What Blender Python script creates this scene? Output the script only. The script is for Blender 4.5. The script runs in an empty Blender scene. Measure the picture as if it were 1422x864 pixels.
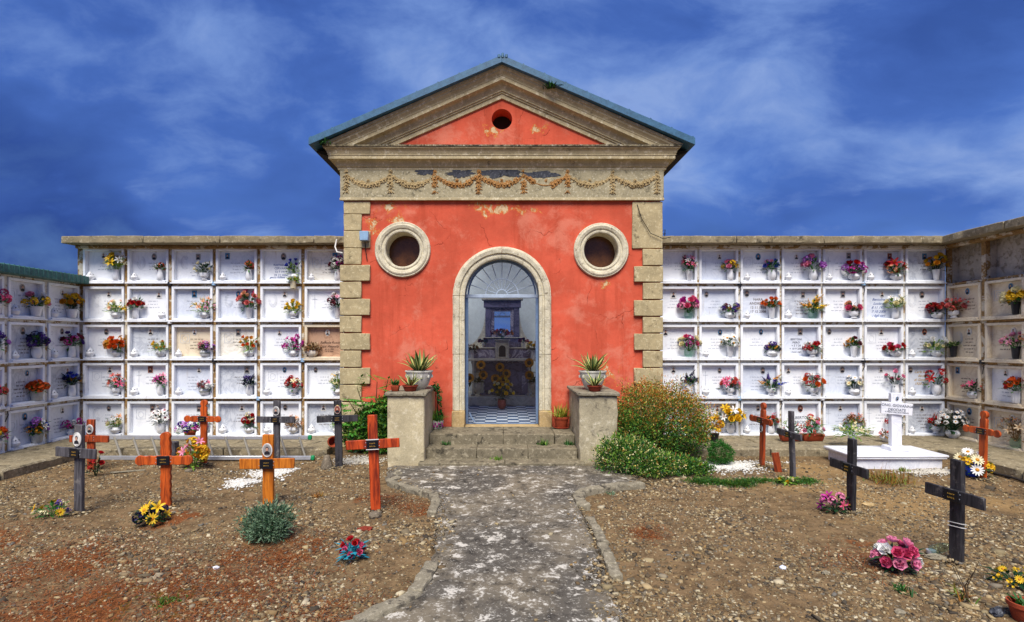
import bpy, bmesh, math, random
import numpy as np
from mathutils import Vector, Matrix, noise, Quaternion
R = math.radians
rnd = random.Random(7)
SC = bpy.context.scene
COL = SC.collection

# ---------------------------------------------------------------- camera, sky, sun, exposure
F, CX, CY, H = 760.0, 699.0, 475.0, 1.75          # focal length and principal point in photo pixels, eye height
cam = bpy.data.cameras.new('camera'); camo = bpy.data.objects.new('camera', cam); COL.objects.link(camo)
camo.location = (0, 0, H); camo.rotation_euler = (R(90), 0, 0)
cam.sensor_fit = 'HORIZONTAL'; cam.sensor_width = 36; cam.lens = 36*F/1422
cam.shift_x = (711-CX)/1422; cam.shift_y = (CY-432)/1422
cam.clip_start = 0.05; cam.clip_end = 3000
SC.camera = camo
SUN_EL, SUN_AZ = R(55), R(186)                     # azimuth clockwise from +Y: behind the camera, a little to the left
sun = bpy.data.lights.new('sun', 'SUN'); sun.energy = 4.5; sun.angle = R(32); sun.color = (1.0, .94, .84)
suno = bpy.data.objects.new('sun', sun); COL.objects.link(suno)
sd = Vector((math.sin(SUN_AZ)*math.cos(SUN_EL), math.cos(SUN_AZ)*math.cos(SUN_EL), math.sin(SUN_EL)))
suno.rotation_euler = (-sd).to_track_quat('-Z', 'Y').to_euler()
suno.location = sd*30
vs = SC.view_settings
vs.view_transform = 'Standard'; vs.look = 'None'; vs.gamma = 1; vs.use_curve_mapping = False; vs.exposure = 0.38
SC.cycles.max_bounces = 6; SC.cycles.diffuse_bounces = 4; SC.cycles.glossy_bounces = 3
SC.cycles.transparent_max_bounces = 12; SC.cycles.caustics_reflective = False; SC.cycles.caustics_refractive = False
SC.cycles.use_denoising = True

class NT:
    """small node-tree helper"""
    def __init__(s, tree): s.t = tree; s.t.nodes.clear()
    def n(s, typ, ins=None, **props):
        nd = s.t.nodes.new(typ)
        for k, v in props.items(): setattr(nd, k, v)
        for k, v in (ins or {}).items():
            sock = nd.inputs[k]
            if isinstance(v, bpy.types.NodeSocket): s.t.links.new(v, sock)
            else: sock.default_value = v
        return nd
    def link(s, a, b): s.t.links.new(a, b)
    def math(s, op, a, b=0.0, c=0.0, clamp=False):
        return s.n('ShaderNodeMath', {0: a, 1: b, 2: c}, operation=op, use_clamp=clamp).outputs[0]
    def vmath(s, op, a, b=(0, 0, 0)):
        nd = s.n('ShaderNodeVectorMath', {0: a, 1: b}, operation=op)
        return nd.outputs['Value'] if op in ('DISTANCE', 'LENGTH', 'DOT_PRODUCT') else nd.outputs['Vector']
    def mix(s, f, a, b, blend='MIX'):
        nd = s.n('ShaderNodeMix', data_type='RGBA', blend_type=blend)
        for i, v in ((0, f), (6, a), (7, b)):
            if isinstance(v, bpy.types.NodeSocket): s.t.links.new(v, nd.inputs[i])
            else: nd.inputs[i].default_value = (tuple(v)+(1,))[:4] if i else v
        return nd.outputs[2]
    def noise(s, vec, scale, detail=4, rough=.55, dist=0.0, dim='3D'):
        return s.n('ShaderNodeTexNoise', {'Vector': vec, 'Scale': scale, 'Detail': detail, 'Roughness': rough, 'Distortion': dist}, noise_dimensions=dim).outputs[0]
    def rng(s, v, a, b, c=0.0, d=1.0, smooth=True):
        return s.n('ShaderNodeMapRange', {0: v, 1: a, 2: b, 3: c, 4: d}, interpolation_type='SMOOTHSTEP' if smooth else 'LINEAR').outputs[0]
    def ramp(s, v, stops, interp='LINEAR'):
        nd = s.n('ShaderNodeValToRGB', {0: v}); cr = nd.color_ramp; cr.interpolation = interp
        while len(cr.elements) < len(stops): cr.elements.new(.5)
        for e, (p, c) in zip(cr.elements, stops): e.position = p; e.color = (tuple(c)+(1,))[:4]
        return nd.outputs[0]

def lin(h):
    h = h.lstrip('#'); o = []
    for i in (0, 2, 4):
        c = int(h[i:i+2], 16)/255; o.append(c/12.92 if c <= .04045 else ((c+.055)/1.055)**2.4)
    return tuple(o)

W = bpy.data.worlds.new('World'); SC.world = W; W.use_nodes = True
w = NT(W.node_tree)
sky = w.n('ShaderNodeTexSky', sky_type='NISHITA', sun_disc=False, sun_elevation=SUN_EL, sun_rotation=SUN_AZ, altitude=200, air_density=1.2, dust_density=.4, ozone_density=4.0)
deep = w.mix(1.0, sky.outputs[0], (.55, .74, 1.22), 'MULTIPLY')
gen = w.n('ShaderNodeTexCoord').outputs['Generated']
sx = w.n('ShaderNodeSeparateXYZ', {0: gen})
zz = w.math('MAXIMUM', w.math('ADD', sx.outputs[2], .42), .08)
flat = w.n('ShaderNodeCombineXYZ', {0: w.math('DIVIDE', sx.outputs[0], zz), 1: w.math('MULTIPLY', w.math('DIVIDE', sx.outputs[1], zz), 1.25), 2: 0.0}).outputs[0]
warp = w.n('ShaderNodeTexNoise', {'Vector': flat, 'Scale': 1.3, 'Detail': 4, 'Roughness': .5}).outputs[1]
fw_ = w.vmath('ADD', flat, w.n('ShaderNodeVectorMath', {0: w.vmath('SUBTRACT', warp, (.5, .5, .5)), 'Scale': .38}, operation='SCALE').outputs[0])
big = w.noise(w.vmath('ADD', fw_, (3.7, 1.9, 0)), .95, 4, .5)
fine = w.noise(fw_, 3.2, 8, .58, .2)
bank = w.math('ADD', w.math('MULTIPLY', big, .63), w.math('MULTIPLY', fine, .37))
# a broken deck: deep blue gaps, slate undersides, paler thin edges
deck = w.ramp(bank, [(.33, lin('243a78')), (.41, lin('2f4c95')), (.47, lin('4568b6')), (.53, lin('6f90d2')), (.58, lin('8aa6de')), (.63, lin('5c7bbf')), (.72, lin('3a5596'))])
deck = w.n('ShaderNodeVectorMath', {0: deck, 'Scale': 7.2}, operation='SCALE').outputs[0]
skyc = w.mix(w.rng(fine, .30, .62, .75, 1.0), deep, deck)
bgn = w.n('ShaderNodeBackground', {'Color': skyc, 'Strength': .105})
w.link(bgn.outputs[0], w.n('ShaderNodeOutputWorld').inputs[0])

# ---------------------------------------------------------------- photo helpers
def at(px, py, Y): return ((px-CX)*Y/F, Y, H-(py-CY)*Y/F)
def hgt(x, y):
    """ground height"""
    h = noise.noise((x*.45+3, y*.45, 0))*.05+noise.noise((x*1.6, y*1.6, 4))*.03
    if x < -.7: h += .022*math.sin((x*.55+y*1.0)*5.2+1.5*noise.noise((x*.7, y*.7, 9)))*min(1, (-.7-x)/.8)
    if x > .9: h += .016*math.sin(y*4.6+.8*x+1.2*noise.noise((x*.8, y*.8, 3)))*min(1, (x-.9)/.8)
    path = max(0, 1-max(0, abs(x-.05)-.8)/.5)
    if y > 6.2: path = max(path, max(0, 1-max(0, abs(x)-1.8)/.4))
    edge = min(1, max(0, (8.3-y)/.5)) * min(1, max(0, (min(x+6.25, 6.55-x))/.4))
    far = max(0, min(1, (12-abs(y-5))/4))*max(0, min(1, (12-abs(x))/3))
    return (h*(1-.9*path)*edge - .02*edge)*far - .012*path
def gp(px, py, z=None):
    """photo pixel on the ground -> x, y, z"""
    zz = 0.0
    for _ in range(3 if z is None else 1):
        Y = (H-(zz if z is None else z))*F/(py-CY); x = (px-CX)*Y/F
        if z is None: zz = hgt(x, Y)
    return x, Y, (zz if z is None else z)

# ---------------------------------------------------------------- mesh helpers
class MB:
    def __init__(s): s.v = []; s.f = []; s.m = []
    def add(s, vs, fs, mi=0, M=None):
        b = len(s.v)
        s.v += [tuple(M @ Vector(p)) if M is not None else tuple(p) for p in vs]
        s.f += [tuple(b+i for i in f) for f in fs]; s.m += [mi]*len(fs); return s
    def box(s, x0, x1, y0, y1, z0, z1, mi=0, M=None):
        return s.add([(x0,y0,z0),(x1,y0,z0),(x1,y1,z0),(x0,y1,z0),(x0,y0,z1),(x1,y0,z1),(x1,y1,z1),(x0,y1,z1)],
                     [(0,3,2,1),(4,5,6,7),(0,1,5,4),(1,2,6,5),(2,3,7,6),(3,0,4,7)], mi, M)
    def lathe(s, prof, seg=18, c=(0,0,0), mi=0, M=None, flute=0, fn=0, caps=True):
        vs = []; fs = []
        for r, z in prof:
            for k in range(seg):
                a = 2*math.pi*k/seg; rr = r*(1+flute*math.cos(a*fn)) if fn else r
                vs.append((c[0]+rr*math.cos(a), c[1]+rr*math.sin(a), c[2]+z))
        for i in range(len(prof)-1):
            for k in range(seg):
                a = i*seg+k; b = i*seg+(k+1) % seg; fs.append((a, b, b+seg, a+seg))
        if caps and prof[0][0] > 1e-4: fs.append(tuple(range(seg-1, -1, -1)))
        if caps and prof[-1][0] > 1e-4: fs.append(tuple((len(prof)-1)*seg+k for k in range(seg)))
        return s.add(vs, fs, mi, M)
    def tube(s, pts, rad, seg=6, mi=0, M=None):
        pts = [Vector(p) for p in pts]; n = len(pts)
        if not hasattr(rad, '__len__'): rad = [rad]*n
        vs = []; fs = []; up = Vector((.3, .2, 1)).normalized()
        for i, p in enumerate(pts):
            t = (pts[min(i+1, n-1)]-pts[max(i-1, 0)]).normalized()
            u = t.cross(up)
            if u.length < 1e-3: u = t.cross(Vector((1, 0, 0)))
            u.normalize(); v = t.cross(u)
            for k in range(seg):
                a = 2*math.pi*k/seg; vs.append(p+rad[i]*(u*math.cos(a)+v*math.sin(a)))
        for i in range(n-1):
            for k in range(seg):
                a = i*seg+k; b = i*seg+(k+1) % seg; fs.append((a, a+seg, b+seg, b))
        fs.append(tuple(range(seg))); fs.append(tuple((n-1)*seg+k for k in range(seg-1, -1, -1)))
        return s.add(vs, fs, mi, M)
    def prism(s, out, y0, y1, mi=0, M=None):
        """outline in x,z (counter-clockwise seen from -y) extruded y0..y1"""
        n = len(out); vs = [(x, y0, z) for x, z in out]+[(x, y1, z) for x, z in out]
        fs = [tuple(range(n)), tuple(range(2*n-1, n-1, -1))]
        fs += [(i, i+n, (i+1) % n+n, (i+1) % n) for i in range(n)]
        return s.add(vs, fs, mi, M)
    def ico(s, c, r, mi=0, sc=(1,1,1), M=None):
        t = (1+5**.5)/2; V = [(-1,t,0),(1,t,0),(-1,-t,0),(1,-t,0),(0,-1,t),(0,1,t),(0,-1,-t),(0,1,-t),(t,0,-1),(t,0,1),(-t,0,-1),(-t,0,1)]
        L = math.sqrt(1+t*t)
        vs = [(c[0]+r*sc[0]*a/L, c[1]+r*sc[1]*b/L, c[2]+r*sc[2]*d/L) for a, b, d in V]
        return s.add(vs, [(0,11,5),(0,5,1),(0,1,7),(0,7,10),(0,10,11),(1,5,9),(5,11,4),(11,10,2),(10,7,6),(7,1,8),(3,9,4),(3,4,2),(3,2,6),(3,6,8),(3,8,9),(4,9,5),(2,4,11),(6,2,10),(8,6,7),(9,8,1)], mi, M)
    def mesh(s, name, mats, bevel=0, smooth=40, rough=0, cut=0, seed=0):
        me = bpy.data.meshes.new(name); me.from_pydata(s.v, [], s.f)
        me.polygons.foreach_set('material_index', s.m)
        if bevel or rough or cut:
            bm = bmesh.new(); bm.from_mesh(me)
            bmesh.ops.recalc_face_normals(bm, faces=bm.faces)
            if bevel:
                es = [e for e in bm.edges if len(e.link_faces) == 2 and e.calc_face_angle(0) > R(25)]
                bmesh.ops.bevel(bm, geom=es, offset=bevel, offset_type='OFFSET', segments=1, affect='EDGES', profile=.5)
            if cut:
                for _ in range(4):
                    es = [e for e in bm.edges if e.calc_length() > cut]
                    if not es: break
                    bmesh.ops.subdivide_edges(bm, edges=es, cuts=1, use_grid_fill=True)
            if rough:
                for v in bm.verts:
                    p = v.co+Vector((seed*3.7, seed*1.3, 0))
                    v.co += Vector(noise.noise_vector(p*3))*rough*.6+Vector(noise.noise_vector(p*11))*rough*.5
            bm.to_mesh(me); bm.free()
        for m in mats: me.materials.append(m)
        if smooth:
            me.polygons.foreach_set('use_smooth', [True]*len(me.polygons)); me.set_sharp_from_angle(angle=R(smooth))
        me.update(); return me
    def build(s, name, mats, parent=None, loc=None, **kw):
        if not isinstance(mats, (list, tuple)): mats = [mats]
        return obj(name, s.mesh(name, mats, **kw), parent, loc)
def obj(name, me, parent=None, loc=None, rot=None, scale=None):
    o = bpy.data.objects.new(name, me); COL.objects.link(o)
    if parent: o.parent = parent
    if loc is not None: o.location = loc
    if rot is not None: o.rotation_euler = rot
    if scale is not None: o.scale = scale if hasattr(scale, '__len__') else (scale,)*3
    return o
def tag(o, label, cat, group=None):
    o['label'] = label; o['category'] = cat
    if group: o['group'] = group
    return o
def thing(name, loc, label, cat, group=None, rz=0):
    o = obj(name, None, None, loc, (0, 0, rz)); o.empty_display_size = .1
    o['kind'] = 'thing'; return tag(o, label, cat, group)
def struct(o): o['kind'] = 'structure'; return o
def stuff(o, label=None, cat=None):
    o['kind'] = 'stuff'
    if label: tag(o, label, cat)
    return o
def raw_mesh(name, V, faces_n, Fc, mats, mi=None, smooth=False):
    """big numpy mesh of equal faces: V (n,3), Fc (m,faces_n)"""
    me = bpy.data.meshes.new(name); m = len(Fc)
    me.vertices.add(len(V)); me.vertices.foreach_set('co', np.asarray(V, np.float32).ravel())
    me.loops.add(m*faces_n); me.loops.foreach_set('vertex_index', np.asarray(Fc, np.int32).ravel())
    me.polygons.add(m); me.polygons.foreach_set('loop_start', np.arange(m, dtype=np.int32)*faces_n)
    if mi is not None: me.polygons.foreach_set('material_index', np.asarray(mi, np.int32))
    for q in mats: me.materials.append(q)
    if smooth: me.polygons.foreach_set('use_smooth', np.ones(m, bool))
    me.update(calc_edges=True); return me

# ---------------------------------------------------------------- materials
MATS = {}
def newmat(name):
    m = bpy.data.materials.new(name); m.use_nodes = True; t = NT(m.node_tree)
    p = t.n('ShaderNodeBsdfPrincipled'); o = t.n('ShaderNodeOutputMaterial'); t.link(p.outputs[0], o.inputs[0])
    t.pos = t.n('ShaderNodeNewGeometry').outputs['Position']
    return m, t, p
def setc(t, p, col, rough=.7, bump=None, bs=.3, bd=.01, spec=.3):
    if isinstance(col, bpy.types.NodeSocket): t.link(col, p.inputs['Base Color'])
    else: p.inputs['Base Color'].default_value = (tuple(col)+(1,))[:4]
    if isinstance(rough, bpy.types.NodeSocket): t.link(rough, p.inputs['Roughness'])
    else: p.inputs['Roughness'].default_value = rough
    p.inputs['Specular IOR Level'].default_value = spec
    if bump is not None:
        b = t.n('ShaderNodeBump', {'Height': bump, 'Strength': bs, 'Distance': bd}); t.link(b.outputs[0], p.inputs['Normal'])
def plain(name, col, rough=.6, var=.25, scale=14, bump=.15, metal=0, spec=.3, bd=.004):
    """one base colour with slow and fine value variation"""
    if name in MATS: return MATS[name]
    if isinstance(col, str): col = lin(col)
    m, t, p = newmat(name)
    a = t.noise(t.pos, scale, 5, .6); b = t.noise(t.pos, scale*7, 3, .6)
    f = t.math('ADD', t.math('MULTIPLY', a, .6), t.math('MULTIPLY', b, .4))
    c = t.mix(t.rng(f, .3, .7), tuple(x*(1-var) for x in col), tuple(min(1, x*(1+var*.6)) for x in col))
    setc(t, p, c, rough, b, bump, bd, spec); p.inputs['Metallic'].default_value = metal
    MATS[name] = m; return m
def leafmat(name, cols, rough=.55, trans=.25):
    """per-leaf colour variation"""
    if name in MATS: return MATS[name]
    m, t, p = newmat(name)
    g = t.n('ShaderNodeNewGeometry')
    cs = [lin(c) if isinstance(c, str) else c for c in cols]
    c = t.ramp(g.outputs['Random Per Island'], [(i/max(1, len(cs)-1), q) for i, q in enumerate(cs)])
    setc(t, p, c, rough, None, spec=.35)
    if trans:
        tr = t.n('ShaderNodeBsdfTranslucent', {'Color': c}); ms = t.n('ShaderNodeMixShader', {0: trans, 1: p.outputs[0], 2: tr.outputs[0]})
        out = [n for n in t.t.nodes if n.type == 'OUTPUT_MATERIAL'][0]; t.link(ms.outputs[0], out.inputs[0])
    MATS[name] = m; return m
def stone(name, base, light, dark, stain=.5, scale=6, rough=.9, bs=.5, bd=.012, speck=.0):
    """weathered stone: mottling, pale bloom, dark lichen with its own shapes, pitted relief"""
    m, t, p = newmat(name)
    a = t.noise(t.pos, scale, 8, .62, .4); b = t.noise(t.pos, scale*4.3, 6, .65); d = t.noise(t.pos, scale*22, 3, .6)
    c = t.mix(t.rng(a, .35, .68), lin(base), tuple(x*.72 for x in lin(base)))
    c = t.mix(t.rng(b, .52, .68, 0, .75), c, lin(light))
    g = t.noise(t.vmath('ADD', t.pos, (9, 3, 5)), scale*1.4, 9, .72, .3)
    c = t.mix(t.rng(g, .60-.1*stain, .68-.06*stain, 0, .85), c, lin(dark))
    c = t.mix(t.rng(d, .35, .7, 0, .35), c, lin(dark))
    if speck: c = t.mix(t.rng(t.noise(t.pos, scale*13, 4, .7), .62, .66, 0, speck), c, lin(dark))
    h = t.math('ADD', t.math('MULTIPLY', a, .5), t.math('ADD', t.math('MULTIPLY', b, .5), t.math('MULTIPLY', d, .35)))
    setc(t, p, c, rough, h, bs, bd, .2); MATS[name] = m; return m

def stucco(name, base, spots):
    m, t, p = newmat(name)
    a = t.noise(t.pos, 1.3, 6, .6); b = t.noise(t.pos, 9, 6, .65); f = t.noise(t.pos, 60, 3, .6)
    B = lin(base)
    c = t.mix(t.rng(a, .3, .7), tuple(x*.76 for x in B), tuple(min(1, x*1.10) for x in B))
    c = t.mix(t.rng(b, .45, .75, 0, .4), c, lin('bd4a36'))
    st_ = t.noise(t.vmath('MULTIPLY', t.pos, (5, 5, .5)), 1.0, 6, .65)
    c = t.mix(t.rng(st_, .48, .70, 0, .55), c, lin('a5432e'))
    c = t.mix(t.rng(t.noise(t.pos, 1.7, 9, .74, .3), .50, .66, 0, .55), c, lin('d98870'))
    zz_ = t.n('ShaderNodeSeparateXYZ', {0: t.pos}).outputs[2]
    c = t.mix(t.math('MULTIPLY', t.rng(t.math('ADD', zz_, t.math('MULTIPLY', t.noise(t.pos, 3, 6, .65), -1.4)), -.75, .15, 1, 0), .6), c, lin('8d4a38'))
    # hairline cracks
    wv = t.vmath('ADD', t.pos, t.n('ShaderNodeVectorMath', {0: t.n('ShaderNodeTexNoise', {'Vector': t.pos, 'Scale': 3.0, 'Detail': 5}).outputs[1], 'Scale': .55}, operation='SCALE').outputs[0])
    vor = t.n('ShaderNodeTexVoronoi', {'Vector': wv, 'Scale': 1.5}, feature='DISTANCE_TO_EDGE').outputs[0]
    crk = t.math('MULTIPLY', t.rng(vor, .0, .010, 1, 0), t.rng(t.noise(t.pos, 1.1, 3), .50, .58))
    c = t.mix(t.math('MULTIPLY', crk, .75), c, lin('7a2a1c'))
    # flaked patches
    bias = None
    for (x, z, r, s) in spots:
        d = t.vmath('DISTANCE', t.vmath('MULTIPLY', t.pos, (1, 0, s)), (x, 0, z*s))
        v = t.rng(d, 0, r, .27, 0); bias = v if bias is None else t.math('MAXIMUM', bias, v)
    n2 = t.noise(t.vmath('MULTIPLY', t.pos, (1, 1, .8)), 7.5, 9, .74, .4)
    n3 = t.noise(t.pos, 3.1, 6, .6)
    pk = t.math('ADD', n2, bias)
    peel = t.rng(pk, .775, .79); ochre = t.rng(pk, .72, .75)
    c = t.mix(t.math('MULTIPLY', ochre, .75), c, lin('cf7f3c'))
    c = t.mix(peel, c, t.mix(n3, lin('b98a52'), lin('e0cfae')))
    sc = t.math('MULTIPLY', t.rng(t.noise(t.pos, 4.0, 9, .75), .685, .70), .8)
    c = t.mix(sc, c, lin('c98a6a'))
    h = t.math('SUBTRACT', t.math('ADD', t.math('MULTIPLY', b, .5), t.math('MULTIPLY', f, .25)), t.math('ADD', t.math('MULTIPLY', peel, .8), t.math('MULTIPLY', crk, .9)))
    h = t.math('ADD', h, t.math('MULTIPLY', t.noise(t.pos, 3.3, 4, .5), 1.2)); setc(t, p, c, .92, h, .6, .014, .08); MATS[name] = m; return m

def ground_mat():
    m, t, p = newmat('earth')
    a = t.noise(t.pos, .9, 5, .6, .3); b = t.noise(t.pos, 7, 7, .65); d = t.noise(t.pos, 45, 4, .65)
    c = t.mix(t.rng(b, .35, .68), lin('7d6649'), lin('54432f'))
    c = t.mix(t.rng(d, .48, .75, 0, .6), c, lin('978362'))
    c = t.mix(t.rng(d, .25, .42, .75, 0), c, lin('2f261c'))
    # rust-brown dead needles lie in drifts, with a greenish film in places
    nd = None
    for (x, y, r) in [(-2.0, 3.9, 1.0), (-1.9, 4.6, .7), (-3.5, 4.3, .8), (-2.7, 3.6, 1.2), (1.3, 5.05, .28), (-.95, 5.75, .4), (-4.6, 4.7, .7), (-1.5, 6.2, .4), (-1.2, 3.5, .6), (3.2, 4.6, .5), (-3.3, 5.4, .45)]:
        v = t.rng(t.vmath('DISTANCE', t.vmath('MULTIPLY', t.pos, (1, 1, 0)), (x, y, 0)), r*.2, r, .3, 0); nd = v if nd is None else t.math('MAXIMUM', nd, v)
    k = t.rng(t.math('ADD', t.noise(t.pos, 2.3, 7, .65, .5), nd), .66, .80)
    c = t.mix(t.math('MULTIPLY', k, .85), c, t.mix(t.rng(t.noise(t.pos, 60, 3, .7), .35, .65), lin('4a2811'), lin('8a4e26')))
    gk = t.math('MULTIPLY', t.rng(t.vmath('DISTANCE', t.vmath('MULTIPLY', t.pos, (1, 1, 0)), (-2.35, 3.75, 0)), .1, .6, 1, 0), t.rng(b, .5, .6))
    c = t.mix(t.math('MULTIPLY', gk, .7), c, lin('55551f'))
    sandy = t.rng(t.math('ADD', a, t.rng(t.vmath('DISTANCE', t.vmath('MULTIPLY', t.pos, (1, 1, 0)), (4.3, 6.6, 0)), .5, 2.2, .3, 0)), .62, .8)
    c = t.mix(t.math('MULTIPLY', sandy, .6), c, lin('9a7c50'))
    h = t.math('ADD', t.math('MULTIPLY', b, .5), t.math('MULTIPLY', d, .5))
    setc(t, p, c, .95, h, .9, .02, .1); MATS['earth'] = m; return m

def path_mat():
    m, t, p = newmat('path_screed')
    a = t.noise(t.pos, 1.2, 6, .6, .5); b = t.noise(t.pos, 6.5, 9, .72, .3); d = t.noise(t.pos, 38, 4, .7)
    c = t.mix(t.rng(a, .4, .65), lin('57524a'), lin('776d5c'))
    c = t.mix(t.rng(b, .34, .50, .8, 0), c, lin('2b2825'))
    c = t.mix(t.rng(t.math('ADD', b, t.math('MULTIPLY', d, .28)), .685, .77, 0, .85), c, lin('cdc7ba'))
    c = t.mix(t.rng(d, .60, .68, 0, .65), c, lin('bdb8ad'))
    c = t.mix(t.rng(d, .28, .36, .7, 0), c, lin('282726'))
    c = t.mix(t.rng(t.noise(t.pos, 16, 6, .75), .56, .63, 0, .6), c, lin('b5ae9f'))
    h = t.math('ADD', t.math('MULTIPLY', b, .6), t.math('MULTIPLY', d, .4))
    setc(t, p, c, .93, h, .8, .014, .15); MATS['path'] = m; return m

def marble(name, base, vein, k=.35):
    m, t, p = newmat(name)
    a = t.noise(t.pos, 2.2, 8, .65, 1.8); s = t.noise(t.pos, .8, 2)
    v = t.math('ABSOLUTE', t.math('SUBTRACT', a, .5))
    c = t.mix(t.math('MULTIPLY', t.rng(v, 0, .05, 1, 0), k), lin(base), lin(vein))
    c = t.mix(t.rng(s, .3, .7, 0, .2), c, lin(vein))
    c = t.mix(t.rng(t.noise(t.pos, 5, 8, .7), .58, .72, 0, .22), c, lin('8f8672'))
    run = t.noise(t.vmath('MULTIPLY', t.pos, (16, 16, 1.3)), 1.0, 6, .68)
    c = t.mix(t.math('MULTIPLY', t.rng(run, .58, .74), t.rng(t.noise(t.pos, 1.9, 3), .45, .62, 0, .5)), c, lin('8a6f4e'))
    setc(t, p, c, .38, t.noise(t.pos, 30, 4), .05, .003, .4); MATS[name] = m; return m

def grid_mat(name, base, peelc, dark, amt=.5):
    """limewashed concrete flaking to brown render"""
    m, t, p = newmat(name)
    n1 = t.noise(t.pos, 7, 9, .7, .4); n2 = t.noise(t.pos, 19, 5, .65); n3 = t.noise(t.pos, 1.7, 4)
    c = t.mix(t.rng(n2, .3, .7), lin(base), tuple(x*.8 for x in lin(base)))
    pk = t.rng(t.math('ADD', n1, t.math('MULTIPLY', n3, .35)), .74-.14*amt, .78-.14*amt)
    c = t.mix(pk, c, t.mix(t.rng(n2, .35, .65), lin(peelc), tuple(x*.6 for x in lin(peelc))))
    c = t.mix(t.rng(n1, .64, .70, 0, .75), c, lin(dark))
    h = t.math('SUBTRACT', t.math('MULTIPLY', n2, .5), pk)
    setc(t, p, c, .9, h, .5, .008, .15); MATS[name] = m; return m

def wood(name, base, dark, rough=.55, ax=(9, 9, .9), worn=.0):
    m, t, p = newmat(name)
    tc = t.n('ShaderNodeTexCoord').outputs['Object']; oi = t.n('ShaderNodeObjectInfo').outputs['Random']
    v = t.vmath('ADD', t.vmath('MULTIPLY', tc, ax), t.n('ShaderNodeCombineXYZ', {0: t.math('MULTIPLY', oi, 40), 1: 0.0, 2: t.math('MULTIPLY', oi, 17)}).outputs[0])
    a = t.noise(v, 3.2, 7, .65, .6); b = t.noise(v, 17, 4, .6)
    c = t.mix(t.rng(a, .38, .66), lin(base), lin(dark)); c = t.mix(t.rng(b, .5, .75, 0, .45), c, lin(dark))
    if worn: c = t.mix(t.rng(t.noise(t.pos, 9, 8, .7), .56, .66, 0, worn), c, lin('9a9288'))
    setc(t, p, c, rough, t.math('ADD', a, b), .3, .004, .3); MATS[name] = m; return m

stucco('stucco', 'cf5d45', [(-.25, 3.98, .85, 2.6), (.3, 3.93, .6, 2.8), (-1.75, 3.75, .4, 1), (-1.9, 3.98, .5, 1.5), (1.5, 3.55, .4, 1.4), (1.75, 1.2, .5, 1.2), (-2.15, 3.7, .35, .6), (-.2, 5.25, .42, 1.3), (.55, 5.32, .34, 1), (1.7, 2.7, .25, 1)])
stone('limestone', 'bfae86', 'dccfa8', '6b6049', .3, 5)
stone('cornice_stone', 'c4b48e', 'eee3c4', '6f6650', .1, 3.2, bs=.3, bd=.006)
stone('cornice_black', '8d8064', 'dcd6c4', '26241f', 1.5, 8)
stone('surround_stone', 'dfd5b8', 'f3eee0', '6f6350', .3, 9, speck=.8, bs=.7)
stone('frieze_stone', 'aea384', 'e3dac0', '645e4c', .55, 6.5, speck=.3)
stone('ochre_relief', 'ad7c45', 'dcc194', '5a4026', .4, 14)
stone('pale_relief', 'b39c70', 'e2d3aa', '5f4c30', .4, 14)
stone('step_stone', '857b65', 'b5aa90', '353129', .8, 5, speck=.3, bs=.35, bd=.006)
stone('slate_scar', '4a4d55', '7c7f85', '1d1e22', .6, 8)
stone('pedestal_render', 'cfc19d', 'e0d5b8', '857a62', .2, 2.6, speck=.12)
stone('pedestal_flaked', 'bdb193', 'ded4ba', '5d564a', .8, 2.6, speck=.4)
stone('plinth_concrete', '94876c', 'c0b59b', '423d33', .7, 5, speck=.7, bd=.02)
stone('coping_concrete', '978a6e', 'c4b99e', '4a4438', .55, 4, speck=.3)
stone('kerb_concrete', '928974', 'bdb49d', '46413a', .7, 8, speck=.5)
stone('rubble', '7d7160', 'aca18c', '3d382f', .4, 14)
stone('tan_block', 'c2a676', 'd8c29a', '7d6a4a', .2, 8)
ground_mat(); path_mat()
marble('marble_white', 'eceef1', 'b4bac8', .2); marble('marble_blue', 'd6dbe5', 'a3adc2', .28)
marble('marble_beige', 'e0d3ba', 'b9a283', .4); marble('marble_brown', 'b9957a', '7d5a45', .5)
marble('marble_warm', 'e6e2d8', 'b5ab98', .4); marble('marble_grey', 'c9cdd4', '8f96a5', .5); marble('marble_purple', '6a6482', '35324c', .8); marble('marble_violet', '5a5374', 'b9b4c9', .8)
marble('marble_cream', 'cfc9bb', '8f897c', .5); marble('marble_tomb', 'e6e7ec', 'aab0c2', .3)
grid_mat('grid_white', 'd9d4c8', 'a98d63', '4b443a', .35); grid_mat('grid_brown', 'cdc2ad', 'a07f52', '4a4136', .85)
grid_mat('grid_grey', 'bdb4a6', 'aba08e', '7f776a', .2)
wood('wood_orange', 'c8591d', '7c2f0e'); wood('wood_amber', 'c9751f', '8d4710'); wood('wood_rust', 'ab4a22', '5e230f')
wood('wood_red', 'c24a1c', '6a1f0c'); wood('wood_black', '3c3a3d', '1c1b1e', .6, worn=.25); wood('wood_grey', '59565a', '2f2d31', .65, worn=.35)
M = MATS
plain('roof_metal', '3a6482', .45, .35, 9, .2, 0, .4); plain('roof_green', '45706c', .5, .45, 12, .2)
plain('dark_soffit', '2a2620', .9); plain('frame_blue', '6f86a6', .45, .25, 10, .1, 0, .5)
plain('frame_white', 'a9b7ca', .5, .2, 10); plain('inner_wall', 'c9d0d4', .9, .15, 2, .1); plain('oculus_glass', '5c3a20', .25, .5, 5, .1)
plain('tile_white', 'dfe4ea', .35, .08, 8, .02); plain('tile_blue', '4c6384', .35, .2, 8, .02)
plain('white_ceramic', 'dcdde0', .35, .10, 12, .04, 0, .5); plain('grey_ceramic', 'a9a8a4', .5, .25, 20, .1)
plain('cream_ceramic', 'd3c8a9', .5, .25, 14); plain('terracotta', '9c4327', .8, .3, 14); plain('terracotta_dark', '7d2f1d', .8, .3, 14)
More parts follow.
